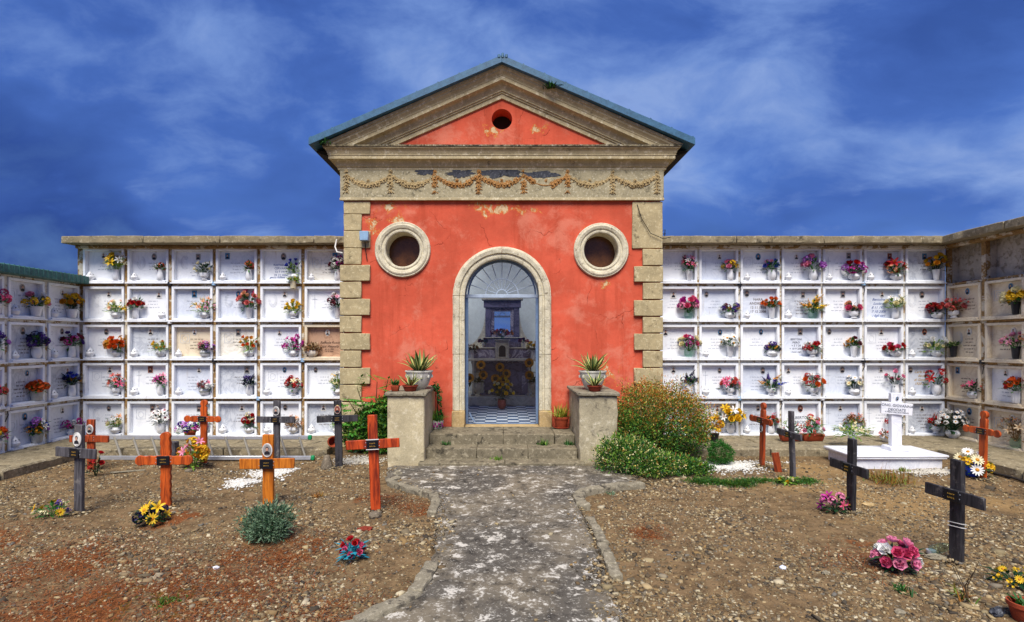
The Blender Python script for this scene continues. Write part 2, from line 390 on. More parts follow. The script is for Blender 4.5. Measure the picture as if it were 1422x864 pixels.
plain('stripe_grey', '8d8f8a', .5); plain('dark_plastic', '25262b', .4); plain('urn_white', 'cbc6ba', .75, .3, 12, .3)
plain('plaque_black', '15161c', .35, .3); plain('brass', '9a7d3f', .35, .3, 20, .1, .8); plain('photo_white', 'd9d7d2', .35, .05)
plain('photo_dark', '23222a', .4); plain('photo_skin', 'b98f7a', .5); plain('photo_blue', '4a7fa8', .5); plain('photo_warm', '8a4a38', .5); plain('photo_red', '8a3a36', .5); plain('photo_grey', '8f8c8a', .5)
plain('engrave', '8f95a5', .6, .1); plain('engrave_dark', '3b4258', .6); plain('engrave_gold', 'b08a3a', .5); plain('engrave_blue', '2d4b8f', .5); plain('engrave_brown', '4b3428', .6)
plain('aluminium', 'c9ccd2', .35, .15, 10, .05, .6, .5); plain('rung_grey', '8c877c', .5, .2, 14, .1, .3); plain('cap_green', '1f8a55', .4)
plain('box_blue', '8fb0cf', .5); plain('cable', '2a2522', .6); plain('wire_white', 'd6d3cc', .5)
plain('bark', '4a3a28', .9, .35, 30, .4); plain('blue_foil', '2a4fd0', .3); plain('shell_cream', 'e0d5c6', .5, .2, 18)
def simple_glass(name, tint, gloss=.08):
    m, t, p = newmat(name); out = [n for n in t.t.nodes if n.type == 'OUTPUT_MATERIAL'][0]
    fr = t.n('ShaderNodeLayerWeight', {'Blend': .5}); k = t.math('ADD', t.math('MULTIPLY', t.math('POWER', fr.outputs['Facing'], 4.0), .6), .025)
    a = t.n('ShaderNodeBsdfTransparent', {'Color': tint+(1,)}); b = t.n('ShaderNodeBsdfGlossy', {'Roughness': .03})
    t.link(t.n('ShaderNodeMixShader', {0: k, 1: a.outputs[0], 2: b.outputs[0]}).outputs[0], out.inputs[0]); MATS[name] = m
simple_glass('door_glass', (.93, .95, .97)); simple_glass('vase_glass', (.78, .9, .84))
m_, t_, p_ = newmat('mirror'); setc(t_, p_, (.9, .9, .9), .03); p_.inputs['Metallic'].default_value = 1; MATS['mirror'] = m_
# ================================================================ ground, path, kerbs
def axis(lo, hi, step, far):
    a = list(np.arange(lo, hi+1e-6, step)); k = step; x = hi; r = []
    while x < far: k *= 1.6; x += k; r.append(x)
    k = step; x = lo; l = []
    while x > -far: k *= 1.6; x -= k; l.append(x)
    return np.array(l[::-1]+a+r)
gx, gy = axis(-8, 8, .07, 900), axis(1.5, 9.2, .07, 900)
V = np.array([(x, y, hgt(x, y) if (abs(x) < 13 and -8 < y < 18) else 0) for y in gy for x in gx], np.float32)
nx, ny = len(gx), len(gy)
ii, jj = np.meshgrid(np.arange(nx-1), np.arange(ny-1)); b0 = (jj*nx+ii).ravel()
Fq = np.stack([b0, b0+1, b0+nx+1, b0+nx], 1)
struct(obj('ground', raw_mesh('ground', V, 4, Fq, [M['earth']], smooth=True)))

LEFT = [(-1.62, 7.70), (-1.50, 6.95), (-1.28, 6.72), (-.84, 6.34), (-.70, 5.62), (-.62, 4.9), (-.555, 4.22), (-.575, 4.08), (-.63, 3.75), (-.88, 3.38), (-1.35, 3.05), (-2.0, 2.8), (-2.2, 1.2)]
RIGHT = [(1.75, 7.70), (1.75, 6.85), (1.62, 6.62), (.98, 6.42), (.80, 6.2), (.82, 5.6), (.80, 5.0), (.77, 4.22), (.76, 3.4), (.76, 2.8), (.78, 1.2)]
def lerp_edge(E, y):
    for (x0, y0), (x1, y1) in zip(E, E[1:]):
        if y1 <= y <= y0: return x0+(x1-x0)*(y0-y)/(y0-y1+1e-9)
    return E[0][0]
pv = []; ys = np.arange(7.70, 1.2, -.045); K = 44
for y in ys:
    xl, xr = lerp_edge(LEFT, y), lerp_edge(RIGHT, y)
    for k in range(K+1):
        x = xl+(xr-xl)*k/K; e = min(k, K-k)
        if e == 0: x += noise.noise((x*6, y*6, 1))*.035
        z = .012+noise.noise((x*2.2, y*2.2, 7))*.008+noise.noise((x*9, y*9, 2))*.005
        r = noise.noise((x*1.4+5, y*1.4, 3)); z += .012 if (r > .12 and y < 4.7) else 0
        if e == 0: z -= .03
        pv.append((x, y, z))
n = K+1; pf = [(j*n+k, (j+1)*n+k, (j+1)*n+k+1, j*n+k+1) for j in range(len(ys)-1) for k in range(K)]
struct(obj('path', raw_mesh('path', pv, 4, pf, [M['path']], smooth=True)))

def kerb_run(pts, w, h, root, step=.42, miss=0):
    """kerb stones laid end to end along a polyline"""
    P = [Vector((x, y, 0)) for x, y in pts]; L = [0]
    for a, b in zip(P, P[1:]): L.append(L[-1]+(b-a).length)
    def pos(s):
        for i in range(len(P)-1):
            if s <= L[i+1] or i == len(P)-2: return P[i].lerp(P[i+1], (s-L[i])/(L[i+1]-L[i]))
    s = 0; i = 0
    while s < L[-1]-.06:
        e = min(L[-1], s+step*rnd.uniform(.8, 1.2))
        if rnd.random() < miss: s = e; continue
        mb = MB(); nseg = 5; ring = []
        for k in range(nseg+1):
            q = s+.006+(e-s-.012)*k/nseg; c = pos(q); t = (pos(min(L[-1], q+.03))-pos(max(0, q-.03))).normalized(); nn = Vector((-t.y, t.x, 0))
            zb = hgt(c.x, c.y)-.08; hh = h*rnd.uniform(.8, 1.05)
            ring += [c+nn*w/2+Vector((0,0,zb)), c+nn*w/2*rnd.uniform(.8, 1)+Vector((0,0,hh)), c-nn*w/2*rnd.uniform(.8, 1)+Vector((0,0,hh)), c-nn*w/2+Vector((0,0,zb))]
        fs = [(4*k+a, 4*k+4+a, 4*k+4+(a+1) % 4, 4*k+(a+1) % 4) for k in range(nseg) for a in range(4)]+[(0,1,2,3), (4*nseg+3, 4*nseg+2, 4*nseg+1, 4*nseg)]
        mb.add(ring, fs).build('kerb_stone', M['kerb_concrete'], root, bevel=.01, cut=.045, rough=.028, seed=i); s = e; i += 1
def kerb(name_lab, pts, w=.11, h=.04, step=.42, miss=0):
    r = struct(obj('kerb', None)); r['label'] = name_lab; kerb_run(pts, w, h, r, step, miss)
kerb('cracked concrete kerb turning off the path by the orange cross', [(-1.33, 7.0), (-1.42, 6.85), (-1.34, 6.72), (-1.02, 6.44), (-.80, 6.24), (-.73, 5.95), (-.72, 5.55)])
kerb('curved concrete kerb sweeping away at the near end of the path', [(-.55, 4.3), (-.565, 4.08), (-.62, 3.75), (-.86, 3.40), (-1.35, 3.06), (-1.95, 2.82)], .12, .045, .6)
kerb('rounded concrete kerb between the apron and the white-flowered shrub', [(1.72, 6.70), (1.40, 6.60), (1.05, 6.45), (.90, 6.33), (.84, 6.15), (.86, 5.75)], .13, .045, .5)
kerb('broken sunken kerb stones along the gravel beside the path', [(.86, 5.45), (.87, 5.1), (.86, 4.5), (.83, 4.0), (.85, 3.2)], .10, .022, .24, .35)

def pavement(name, lab, quads):
    r = struct(obj(name, None)); r['label'] = lab
    for i, (x0, x1, y0, y1) in enumerate(quads):
        MB().box(x0, x1, y0, y1, -.12, .12).build('concrete_slab', M['plinth_concrete'], r, bevel=.02, cut=.11, rough=.018, seed=i)
pavement('walkway', 'raised concrete walkway under the niches on the ladder side',
         [(-7.4, -5.83, 8.37, 9.58), (-5.82, -4.3, 8.36, 9.58), (-4.29, -2.70, 8.37, 9.58), (-7.4, -6.33, 6.91, 8.355), (-7.4, -6.34, 5.2, 6.90), (-7.4, -6.33, 3.0, 5.19)])
pavement('walkway', 'raised concrete walkway under the niches on the tomb side',
         [(2.66, 4.1, 8.38, 9.58), (4.11, 5.6, 8.37, 9.58), (5.61, 7.73, 8.38, 9.58), (6.63, 7.73, 7.0, 8.365), (6.62, 7.73, 5.1, 6.99), (6.63, 7.73, 3.0, 5.09)])

# ================================================================ chapel
Y0 = 9.1; XL, XR = -2.682, 2.634; XM = (XL+XR)/2
def fx(px): return (px-CX)*Y0/F
def fz(py): return H-(py-CY)*Y0/F
chapel = thing('chapel', (0, 0, 0), 'small salmon-red cemetery chapel with pediment, round windows and arched door', 'chapel')
DX, DW, DO, ZS = fx(697), .617, .814, 2.516        # door centre, inner and outer half width, springing
def holed_panel(name, outline, holes, y0, th, mats, parent):
    bm = bmesh.new(); E = []
    for loop in [outline]+holes:
        vs = [bm.verts.new((x, y0, z)) for x, z in loop]
        E += [bm.edges.new((vs[i], vs[(i+1) % len(vs)])) for i in range(len(vs))]
    bmesh.ops.triangle_fill(bm, use_beauty=True, edges=E)
    r = bmesh.ops.extrude_face_region(bm, geom=bm.faces[:])
    bmesh.ops.translate(bm, verts=[v for v in r['geom'] if isinstance(v, bmesh.types.BMVert)], vec=(0, th, 0))
    bmesh.ops.recalc_face_normals(bm, faces=bm.faces)
    me = bpy.data.meshes.new(name); bm.to_mesh(me); bm.free()
    for q in mats: me.materials.append(q)
    return obj(name, me, parent)
def circ(cx, cz, r, n=40): return [(cx+r*math.cos(2*math.pi*k/n), cz+r*math.sin(2*math.pi*k/n)) for k in range(n)]
def arc(r, n=24): return [(DX+r*math.cos(math.pi*k/n), ZS+r*math.sin(math.pi*k/n)) for k in range(n+1)]   # right springing to left
OC = [(fx(559.5), fz(347), .462, .285), (fx(834.5), fz(348), .455, .285)]
gap = .70
out = [(XL+.03, 0), (DX-gap, 0)]+arc(gap)[::-1]+[(DX+gap, 0), (XR-.03, 0), (XR-.03, 4.60), (XL+.03, 4.60)]
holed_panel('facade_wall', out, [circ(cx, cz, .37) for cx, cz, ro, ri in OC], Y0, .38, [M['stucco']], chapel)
YB = 13.6
for xs, xi in ((XL+.03, 1), (XR-.03, -1)):           # side walls, each with one tall unseen window, added to light the room
    wy0, wy1, wz0, wz1 = 10.9, 13.2, 1.0, 4.0
    x0, x1 = sorted((xs, xs+xi*.329))
    for k, (a, b, c, d) in enumerate(((Y0+.381, wy0, 0, 4.6), (wy1, YB, 0, 4.6), (wy0+.001, wy1-.001, 0, wz0), (wy0+.001, wy1-.001, wz1, 4.6))):
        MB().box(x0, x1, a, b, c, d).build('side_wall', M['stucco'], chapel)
    xi0, xi1 = sorted((xs+xi*.33, xs+xi*.358))
    for k, (a, b, c, d) in enumerate(((Y0+.382, wy0, .36, 4.1), (wy1, YB-.031, .36, 4.1), (wy0+.001, wy1-.001, .36, wz0), (wy0+.001, wy1-.001, wz1, 4.1))):
        MB().box(xi0, xi1, a, b, c, d).build('inner_wall', M['inner_wall'], chapel)
    sw = obj('added_side_window', None, chapel); xm = xs+xi*.15
    for (a, b, c, d) in ((wy0, wy0+.05, wz0, wz1), (wy1-.05, wy1, wz0, wz1), (wy0+.051, wy1-.051, wz0, wz0+.05), (wy0+.051, wy1-.051, wz1-.05, wz1), ((wy0+wy1)/2-.02, (wy0+wy1)/2+.02, wz0+.051, wz1-.051)):
        MB().box(xm-.03, xm+.03, a, b, c, d).build('frame', M['frame_white'], sw)
    MB().box(xm-.004, xm+.004, wy0+.052, wy1-.052, wz0+.052, wz1-.052).build('pane', M['door_glass'], sw)
MB().box(XL+.03, XR-.03, YB+.001, YB+.3, 0, 6.2).build('rear_wall', M['stucco'], chapel)
# plastered room inside
MB().box(XL+.331, XR-.331, YB-.029, YB, .36, 4.1).build('inner_wall', M['inner_wall'], chapel)
# frieze with festoons
FZ0, FZ1 = fz(277), fz(236)
MB().box(XL-.02, XR+.02, Y0-.05, Y0+.3, FZ0, FZ1+.02).build('frieze', M['frieze_stone'], chapel, bevel=.006)
MB().box(XL-.025, XR+.025, Y0-.062, Y0-.02, FZ0-.03, FZ0+.012).build('fillet', M['cornice_stone'], chapel, bevel=.005, cut=.12, rough=.004)
def scar(cx, cz, w, h, seed):                       # flaked render that bares the dark bedding
    o = []
    for k in range(72):
        a = 2*math.pi*k/72; r = 1+.5*noise.noise((math.cos(a)*1.9+seed, math.sin(a)*1.9, seed))+.35*noise.noise((math.cos(a)*6+seed, math.sin(a)*6, 2))+.22*noise.noise((math.cos(a)*17+seed, math.sin(a)*17, 5))
        o.append((cx+w*r*math.cos(a), min(FZ1+.01, max(FZ0+.02, cz+h*r*math.sin(a)))))
    return o
for i, (px, py, w_, h_) in enumerate([(697, 241, .36, .07), (640, 243, .22, .06), (752, 244, .30, .055), (592, 240, .16, .05)]):
    MB().prism(scar(fx(px), fz(py), w_, h_, i*5), Y0-.054, Y0-.045).build('bare_patch', M['slate_scar'], chapel, smooth=0)
fr = random.Random(3)
def floret(mb, x, z, r):
    """a moulded flower: boss and six flattened petals"""
    a0 = fr.uniform(0, 1); y = Y0-.052
    mb.ico((x, y-.014, z), r*.42, 0, (1, .8, 1))
    for k in range(6):
        if fr.random() < .14: continue
        a = a0+k*1.047; mb.ico((x+r*.62*math.cos(a), y-.004, z+r*.62*math.sin(a)), r*.40, 0, (1, .55, 1))
def relief_leaf(mb, x, z, a, L):
    ca, sa = math.cos(a), math.sin(a); w_ = L*.22; y = Y0-.05
    P = [(0, 0), (.45*L, w_), (L, 0), (.45*L, -w_)]; vs = [(x+u*ca-v*sa, y, z+u*sa+v*ca) for u, v in P]+[(x+.45*L*ca, y-.016, z+.45*L*sa)]
    mb.add(vs, [(0, 3, 4), (3, 2, 4), (2, 1, 4), (1, 0, 4)])
def pendant(px, mat):
    mb = MB(); cx = fx(px); floret(mb, cx, fz(240), .038)
    for k in range(6):
        z = fz(245+k*4.6); 
        if k and fr.random() < .12: continue
        floret(mb, cx+fr.uniform(-.012, .012), z, fr.uniform(.85, 1.2)*(.044-.004*abs(k-2)))
        for sg in (-1, 1): relief_leaf(mb, cx+sg*.02, z, (R(-35) if sg > 0 else R(215))+fr.uniform(-.3, .3), .055)
    mb.build('pendant', mat, chapel, smooth=50, rough=.016)['kind'] = 'stuff'
def festoon(p0, p1, mat):
    mb = MB(); ribbon = []
    for k in range(15):
        t = k/14; px = p0+(p1-p0)*t; sag = math.sin(math.pi*t); x, z = fx(px), fz(246+12.5*sag); ribbon.append((x, Y0-.052, z))
        if noise.noise((x*2.3, 4, 1)) > .36: continue
        floret(mb, x, z+fr.uniform(-.012, .012), fr.uniform(.8, 1.25)*(.032+.020*sag))
        for q_ in range(3): relief_leaf(mb, x+fr.uniform(-.015, .015), z, fr.choice((R(70), R(-80), R(110), R(-110)))+fr.uniform(-.5, .5), .05+.03*sag)
    mb.tube(ribbon, .011, 5); floret(mb, fx((p0+p1)/2), fz(252), .03)
    mb.build('festoon', mat, chapel, smooth=50, rough=.016)['kind'] = 'stuff'
PX = [482, 543, 604.5, 665.5, 727, 788, 850, 911]
for i, px in enumerate(PX): pendant(px, M['ochre_relief'] if 2 <= i <= 5 else M['pale_relief'])
for i in range(7): festoon(PX[i], PX[i+1], M['ochre_relief'] if 1 < i < 5 else M['pale_relief'])
# horizontal cornice: moulding carried round three sides
def ring_cornice(name, prof, mat, parent, yb, **kw):
    prof = [(-.27, prof[0][1])]+prof+[(-.27, prof[-1][1]+.004)]; mb = MB(); vs = []
    for p, z in prof: vs += [(XL-p, yb, z), (XL-p, Y0-p, z), (XR+p, Y0-p, z), (XR+p, yb, z)]
    fs = [(4*i+k, 4*i+k+1, 4*i+4+k+1, 4*i+4+k) for i in range(len(prof)-1) for k in range(3)]
    n = len(prof)-1; fs.append(tuple(4*i for i in range(n+1))); fs.append(tuple(4*i+3 for i in range(n, -1, -1)))
    return mb.add(vs, fs).build(name, mat, parent, **kw)
ZC = 4.945
prof = [(.055, 4.598), (.055, 4.635), (.075, 4.645), (.085, 4.68), (.105, 4.712), (.135, 4.733), (.172, 4.742), (.172, 4.795), (.182, 4.80), (.182, 4.822), (.19, 4.83), (.198, 4.86), (.222, 4.892), (.236, 4.90), (.236, 4.915)]
ring_cornice('cornice', prof, M['cornice_stone'], chapel, YB, smooth=25)
mb = MB()
ring_cornice('cornice_cap', [(.246, 4.9152), (.25, 4.92), (.25, ZC), (.0, ZC+.012)], M['cornice_black'], chapel, YB, smooth=25, cut=.14, rough=.012)
# tympanum
SL = .44; ZO = 6.245; ZT = 5.80
ty = [(XM-(ZT-ZC)/SL, ZC+.001), (XM+(ZT-ZC)/SL, ZC+.001), (XM, ZT)]
holed_panel('tympanum', ty, [circ(fx(697), fz(165.5), .172, 28)], Y0+.002, .3, [M['stucco']], chapel)
MB().box(fx(697)-.3, fx(697)+.3, Y0+.9, Y0+.95, 5.2, 5.75).build('loft_board', M['dark_soffit'], chapel)
# raking cornice
rp = [(.25, 0), (.25, .045), (.235, .05), (.228, .085), (.20, .115), (.19, .135), (.19, .15), (.182, .155), (.182, .215), (.165, .225), (.12, .235), (.10, .255), (.085, .30), (.07, .325), (.07, .345), (.05, .35), (.05, .375), (.03, .38), (.03, .455), (-.02, .46)]
for sgn in (-1, 1):
    mb = MB(); vs = []
    for p, t in rp:
        za = ZO-t; xe = (za-ZC-.005)/SL
        for k in range(15): vs.append((XM+sgn*xe*k/14, Y0-p, za-SL*xe*k/14))
    fs = []
    for i in range(len(rp)-1):
        for k in range(14):
            q = (15*i+k, 15*i+k+1, 15*i+16+k, 15*i+15+k); fs.append(q if sgn > 0 else q[::-1])
    mb.add(vs, fs).build('raking_cornice', M['cornice_stone'], chapel, smooth=25)
# gable infill behind the mouldings, then the roof
MB().prism([(XM-2.62, ZC+.02), (XM+2.62, ZC+.02), (XM, ZC+.02+2.62*.44)], Y0+.31, Y0+.42).build('gable_fill', M['dark_soffit'], chapel, smooth=0)
def roof_side(sgn):
    zt = lambda x: 6.352-.428*abs(x); X = 3.10; th = .115; r = obj('roof', None, chapel)
    def sheet(xa, xb, ya, yb, name='roof_sheet', mat='roof_metal', t0=0, t1=th):
        return MB().prism([(XM+sgn*xa, zt(xa)-t1), (XM+sgn*xb, zt(xb)-t1), (XM+sgn*xb, zt(xb)-t0), (XM+sgn*xa, zt(xa)-t0)][::sgn], ya, yb).build(name, M[mat], r, bevel=.004 if name == 'roof_sheet' else 0)
    sa, sb, s0, s1 = .45, 2.0, 9.9, 13.0               # unseen glazed opening, added to brighten the room below
    sheet(0, X, Y0-.33, s0); sheet(0, X, s1, YB+.2); sheet(0, sa, s0+.001, s1-.001); sheet(sb, X, s0+.001, s1-.001)
    sheet(sa+.001, sb-.001, s0+.002, s1-.002, 'added_roof_light', 'door_glass', .04, .05)
    for k in range(9):                               # standing seams
        x = .35+k*.34
        MB().prism([(XM+sgn*(x-.012), zt(x-.012)-.005), (XM+sgn*(x+.012), zt(x+.012)-.005), (XM+sgn*(x+.012), zt(x+.012)+.012), (XM+sgn*(x-.012), zt(x-.012)+.012)][::sgn], Y0-.325, 9.9 if .43 < x < 2.02 else YB+.2).build('seam', M['roof_metal'], r, smooth=0)
    MB().prism([(XM+sgn*2.62, zt(X)-th-.18), (XM+sgn*3.06, zt(X)-th-.03), (XM+sgn*3.06, zt(X)-th+.0), (XM+sgn*2.62, zt(X)-th-.02)][::sgn], Y0-.06, YB+.15).build('eaves_board', M['dark_soffit'], r, smooth=0)
    if sgn < 0:
        for k in range(3): MB().box(XM-.07+k*.06, XM-.025+k*.06, Y0-.34, Y0+.4, 6.30, 6.385-.02*abs(k-1)).build('ridge_tile', M['roof_metal'], r, bevel=.01)
roof_side(-1); roof_side(1)
# quoins
qb = [278, 298, 321, 345, 368.6, 391.8, 415.3, 439, 463, 487, 510.8, 534.3, 558, 582, 606]
for i in range(len(qb)-1):
    wide = i % 2 == 0
    x0 = fx(473) if i >= 4 else fx(478); x1 = fx(514.5) if wide else fx(502.5)
    pr = .05 if i >= 4 else .03
    MB().box(x0, x1, Y0-pr, Y0+.25, fz(qb[i+1])+(.014 if i >= 3 else .004), fz(qb[i])-(.002 if i else .032)).build('quoin', M['limestone'], chapel, bevel=.008, cut=.12, rough=.010, seed=i)
qr = [278, 346.5, 370, 393, 417, 440.3, 463.5, 487.5, 511, 534.2, 558, 582, 606]
for i in range(len(qr)-1):
    wide = i % 2 == 0
    MB().box(fx(877.5 if i == 0 else 880 if wide else 892), fx(919.5), Y0-(.03 if i == 0 else .05), Y0+.25, fz(qr[i+1])+.014, fz(qr[i])-(.002 if i else .032)).build('quoin', M['limestone'], chapel, bevel=.008, cut=.12, rough=.010, seed=i+40)
MB().box(XL-.02, DX-DO-.02, Y0-.02, Y0+.2, 0, .14).build('base_course', M['limestone'], chapel, bevel=.01, cut=.15, rough=.01)
MB().box(DX+DO+.02, XR+.02, Y0-.02, Y0+.2, 0, .14).build('base_course', M['limestone'], chapel, bevel=.01, cut=.15, rough=.01)
# round windows
for cx, cz, ro, ri in OC:
    wn = obj('round_window', None, chapel, (cx, Y0, cz), (R(90), 0, 0))
    pr = [(ri, -.30), (ri, .02), (ri+.012, .035), (ri+.035, .04), (ri+.045, .03), (ri+.06, .03), (ri+.075, .05), (ri+.115, .062), (ri+.135, .055), (ri+.14, .045), (ro-.012, .045), (ro, .03), (ro, -.004)]
    k = ro/pr[-2][0]
    MB().lathe([(r, z) for r, z in pr]+[(ro*.8, -.02)], 56, caps=False).build('stone_ring', M['surround_stone'], wn, smooth=25, rough=.006)
    MB().lathe([(0, -.27), (ri+.01, -.27), (ri+.01, -.28), (0, -.28)], 32).build('pane', M['oculus_glass'], wn)
# door surround: jamb and arch stones with a moulded section
sec = [(0, .10), (0, -.055), (.02, -.065), (.045, -.065), (.05, -.05), (.085, -.045), (.09, -.075), (.15, -.085), (.175, -.075), (.185, -.05), (.197, -.045), (.197, .08)]   # (out from the opening edge, y)
def arch_pt(s, u):
    """s: metres along the intrados from the right foot; u: outwards"""
    hj = ZS-.62; la = math.pi*DW
    if s <= hj: return (DX+DW+u, .62+s)
    if s <= hj+la:
        a = (s-hj)/DW; return (DX+(DW+u)*math.cos(a), ZS+(DW+u)*math.sin(a))
    return (DX-DW-u, ZS-(s-hj-la))
tot = 2*(ZS-.62)+math.pi*DW
sur = obj('door_surround', None, chapel)
cuts = [0, .36, .93, ZS-.62, ZS-.62+math.pi*DW/2, ZS-.62+math.pi*DW, tot-.93, tot-.36, tot]
for i, (a, b) in enumerate(zip(cuts, cuts[1:])):
    mb = MB(); ns = max(4, int((b-a)/.07)); m_ = len(sec); vs = []
    for k in range(ns+1):
        s = a+.003+(b-a-.006)*k/ns
        for u, y in sec: x, z = arch_pt(s, u); vs.append((x, Y0+y, z))
    fs = [(k*m_+j, k*m_+j+1, (k+1)*m_+j+1, (k+1)*m_+j) for k in range(ns) for j in range(m_-1)]
    fs += [tuple(range(m_)), tuple(ns*m_+j for j in range(m_-1, -1, -1))]
    mb.add(vs, fs).build('surround_stone', M['surround_stone'], sur, rough=.007, smooth=30, seed=i)
for sgn in (-1, 1):
    x0, x1 = sorted((DX+sgn*(DW-.004), DX+sgn*(DO+.012)))
    MB().box(x0, x1, Y0-.095, Y0+.1, .335, .617).build('surround_base', M['tan_block'], sur, bevel=.012, cut=.1, rough=.008)
    x0, x1 = sorted((DX+sgn*(DW+.0), DX+sgn*(DW+.12)))
    MB().box(x0, x1, Y0+.11, Y0+.375, .345, ZS).build('reveal', M['frame_blue'], sur)
mb = MB(); vs = []
for k in range(33):
    a = math.pi*k/32
    for r, y in ((DW, .11), (DW, .375), (DW+.12, .375), (DW+.12, .11)): vs.append((DX+r*math.cos(a), Y0+y, ZS+r*math.sin(a)))
mb.add(vs, [(4*k+j, 4*k+(j+1) % 4, 4*k+4+(j+1) % 4, 4*k+4+j) for k in range(32) for j in range(4)]).build('reveal', M['frame_blue'], sur)
# glazed metal door with fanlight
door = obj('door', None, chapel); YD = Y0+.20; ff = M['frame_blue']
for sgn in (-1, 1): MB().box(*sorted((DX+sgn*(DW-.045), DX+sgn*(DW-.001))), YD-.025, YD+.025, .36, ZS-.02).build('stile', ff, door, bevel=.004)
MB().box(DX-DW+.002, DX+DW-.002, YD-.035, YD+.03, ZS-.02, ZS+.04).build('transom', M['frame_white'], door, bevel=.006)
MB().box(DX-DW+.046, DX+DW-.046, YD-.02, YD+.02, .36, .375).build('threshold_bar', ff, door)
def arc_bar(r0, r1, y0, y1, name, mat, a0=0, a1=math.pi, ns=28):
    vs = []
    for k in range(ns+1):
        a = a0+(a1-a0)*k/ns
        for r, y in ((r0, y0), (r1, y0), (r1, y1), (r0, y1)): vs.append((DX+r*math.cos(a), y, ZS+.03+r*math.sin(a)))
    fs = [(4*k+j, 4*k+(j+1) % 4, 4*k+4+(j+1) % 4, 4*k+4+j) for k in range(ns) for j in range(4)]+[(3, 2, 1, 0), (4*ns, 4*ns+1, 4*ns+2, 4*ns+3)]
    MB().add(vs, fs).build(name, mat, door, smooth=35)
arc_bar(DW-.06, DW-.032, YD-.02, YD+.02, 'fanlight_rim', ff)
arc_bar(.27, .285, YD-.012, YD+.012, 'fanlight_arc', M['frame_white'])
arc_bar(.085, .10, YD-.014, YD+.014, 'fanlight_hub', M['frame_white'])
for k in range(1, 10):
    a = math.pi*k/10
    MB().tube([(DX+r*math.cos(a), YD, ZS+.03+r*math.sin(a)) for r in (.09, .585)], .0065, 6).build('fanlight_bar', M['frame_white'], door)
MB().prism([(DX-DW+.05, ZS+.045)]+[(DX+(DW-.05)*math.cos(a), ZS+.05+(DW-.05)*math.sin(a)) for a in [math.pi*k/24 for k in range(0, 25)]][::-1][::-1], YD+.014, YD+.018).build('pane', M['door_glass'], door, smooth=0)
MB().box(DX-DW+.046, DX+DW-.046, YD+.004, YD+.008, .376, ZS-.021).build('pane', M['door_glass'], door)
MB().tube([(DX-DW+.07, YD-.04, .55), (DX-DW+.10, YD-.07, .48), (DX-DW+.16, YD-.07, .40)], .012, 8).build('door_prop', ff, door)
# tiled floor
fl = MB().box(XL+.34, XR-.34, Y0-.06, YB-.002, .1, .3415).build('floor', M['step_stone'], chapel)
tm = [MB().box(-.0985, .0985, -.0985, .0985, 0, .006).mesh('tile', [M[c]]) for c in ('tile_white', 'tile_blue')]
for j in range(14):
    for i in range(-6, 7):
        obj('tile', tm[(i+j) % 2], fl, (DX+i*.2, Y0+.40+j*.2, .342))
tr = tm[0]
MB().box(DX-DW+.004, DX+DW-.004, Y0-.055, Y0+.298, .342, .358).build('threshold', M['tan_block'], chapel, bevel=.005, cut=.12, rough=.004)
# electric box, cables
MB().box(fx(502), fx(514), Y0-.14, Y0-.051, fz(336), fz(323)).build('junction_box', M['box_blue'], chapel, bevel=.008)
MB().tube([(fx(508), Y0-.06, fz(336)), (fx(508), Y0-.02, fz(348)), (fx(510), Y0-.012, fz(362))], .008, 5).build('cable', M['cable'], chapel)
MB().tube([(fx(884), Y0-.04, fz(285)), (fx(890), Y0-.055, fz(305)), (fx(902), Y0-.06, fz(325)), (fx(920), Y0-.07, fz(333)), (fx(930), Y0-.04, fz(330))], .006, 5).build('cable', M['cable'], chapel)
MB().tube([(fx(465), Y0+.1, fz(331)), (fx(464), Y0+.05, fz(342)), (fx(468), Y0+.0, fz(350)), (fx(477), Y0-.05, fz(352))], .012, 6).build('cable', M['wire_white'], chapel)
mb = MB(); mb.tube([(fx(922), Y0+.3, fz(329)), (fx(923), Y0+.3, fz(316)), (fx(931), Y0+.3, fz(314)), (fx(930), Y0+.3, fz(327))], .008, 5); mb.tube([(fx(915), Y0+.28, fz(321)), (fx(932), Y0+.3, fz(320))], .007, 5)
mb.build('bracket', M['cable'], chapel)

# ---------------------------------------------------------------- steps and cheek walls
steps = thing('entrance_steps', (0, 0, 0), 'weathered stone entrance steps between the two cheek walls', 'steps')
for y0, y1, z0, z1, cs in [(7.69, 8.05, -.08, .05, [-1.2, .02, 1.16]), (7.975, 8.36, .0, .197, [-1.128, -.39, .36, 1.085]), (8.31, 9.04, .1, .352, [-1.126, .0, .78, 1.083])]:
    for i, (a, b) in enumerate(zip(cs, cs[1:])):
        MB().box(a+.003, b-.003, y0+rnd.uniform(-.006, .006), y1, z0, z1).build('step_stone', M['step_stone'], steps, bevel=.010, cut=.09, rough=.007, seed=i+y0)
def cheek(x0, x1, y0, lab, mat, rs):
    t = thing('cheek_wall', ((x0+x1)/2, 8.4, 0), lab, 'pedestal'); X = (x1-x0)/2
    MB().box(-X, X, y0-8.4, Y0-.06-8.4, -.05, .975).build('body', mat, t, bevel=.012, cut=.12, rough=rs)
    MB().box(-X-.035, X+.035, y0-.04-8.4, Y0-.055-8.4, .976, 1.03).build('cap_slab', M['kerb_concrete'], t, bevel=.012, cut=.1, rough=.014)
    return t
cheek(-1.66, -1.13, 7.82, 'smooth beige rendered cheek wall beside the leafy green shrub', M['pedestal_render'], .006)
cheek(1.088, 1.635, 7.85, 'flaking grey rendered cheek wall beside the orange-tipped bush', M['pedestal_flaked'], .02)

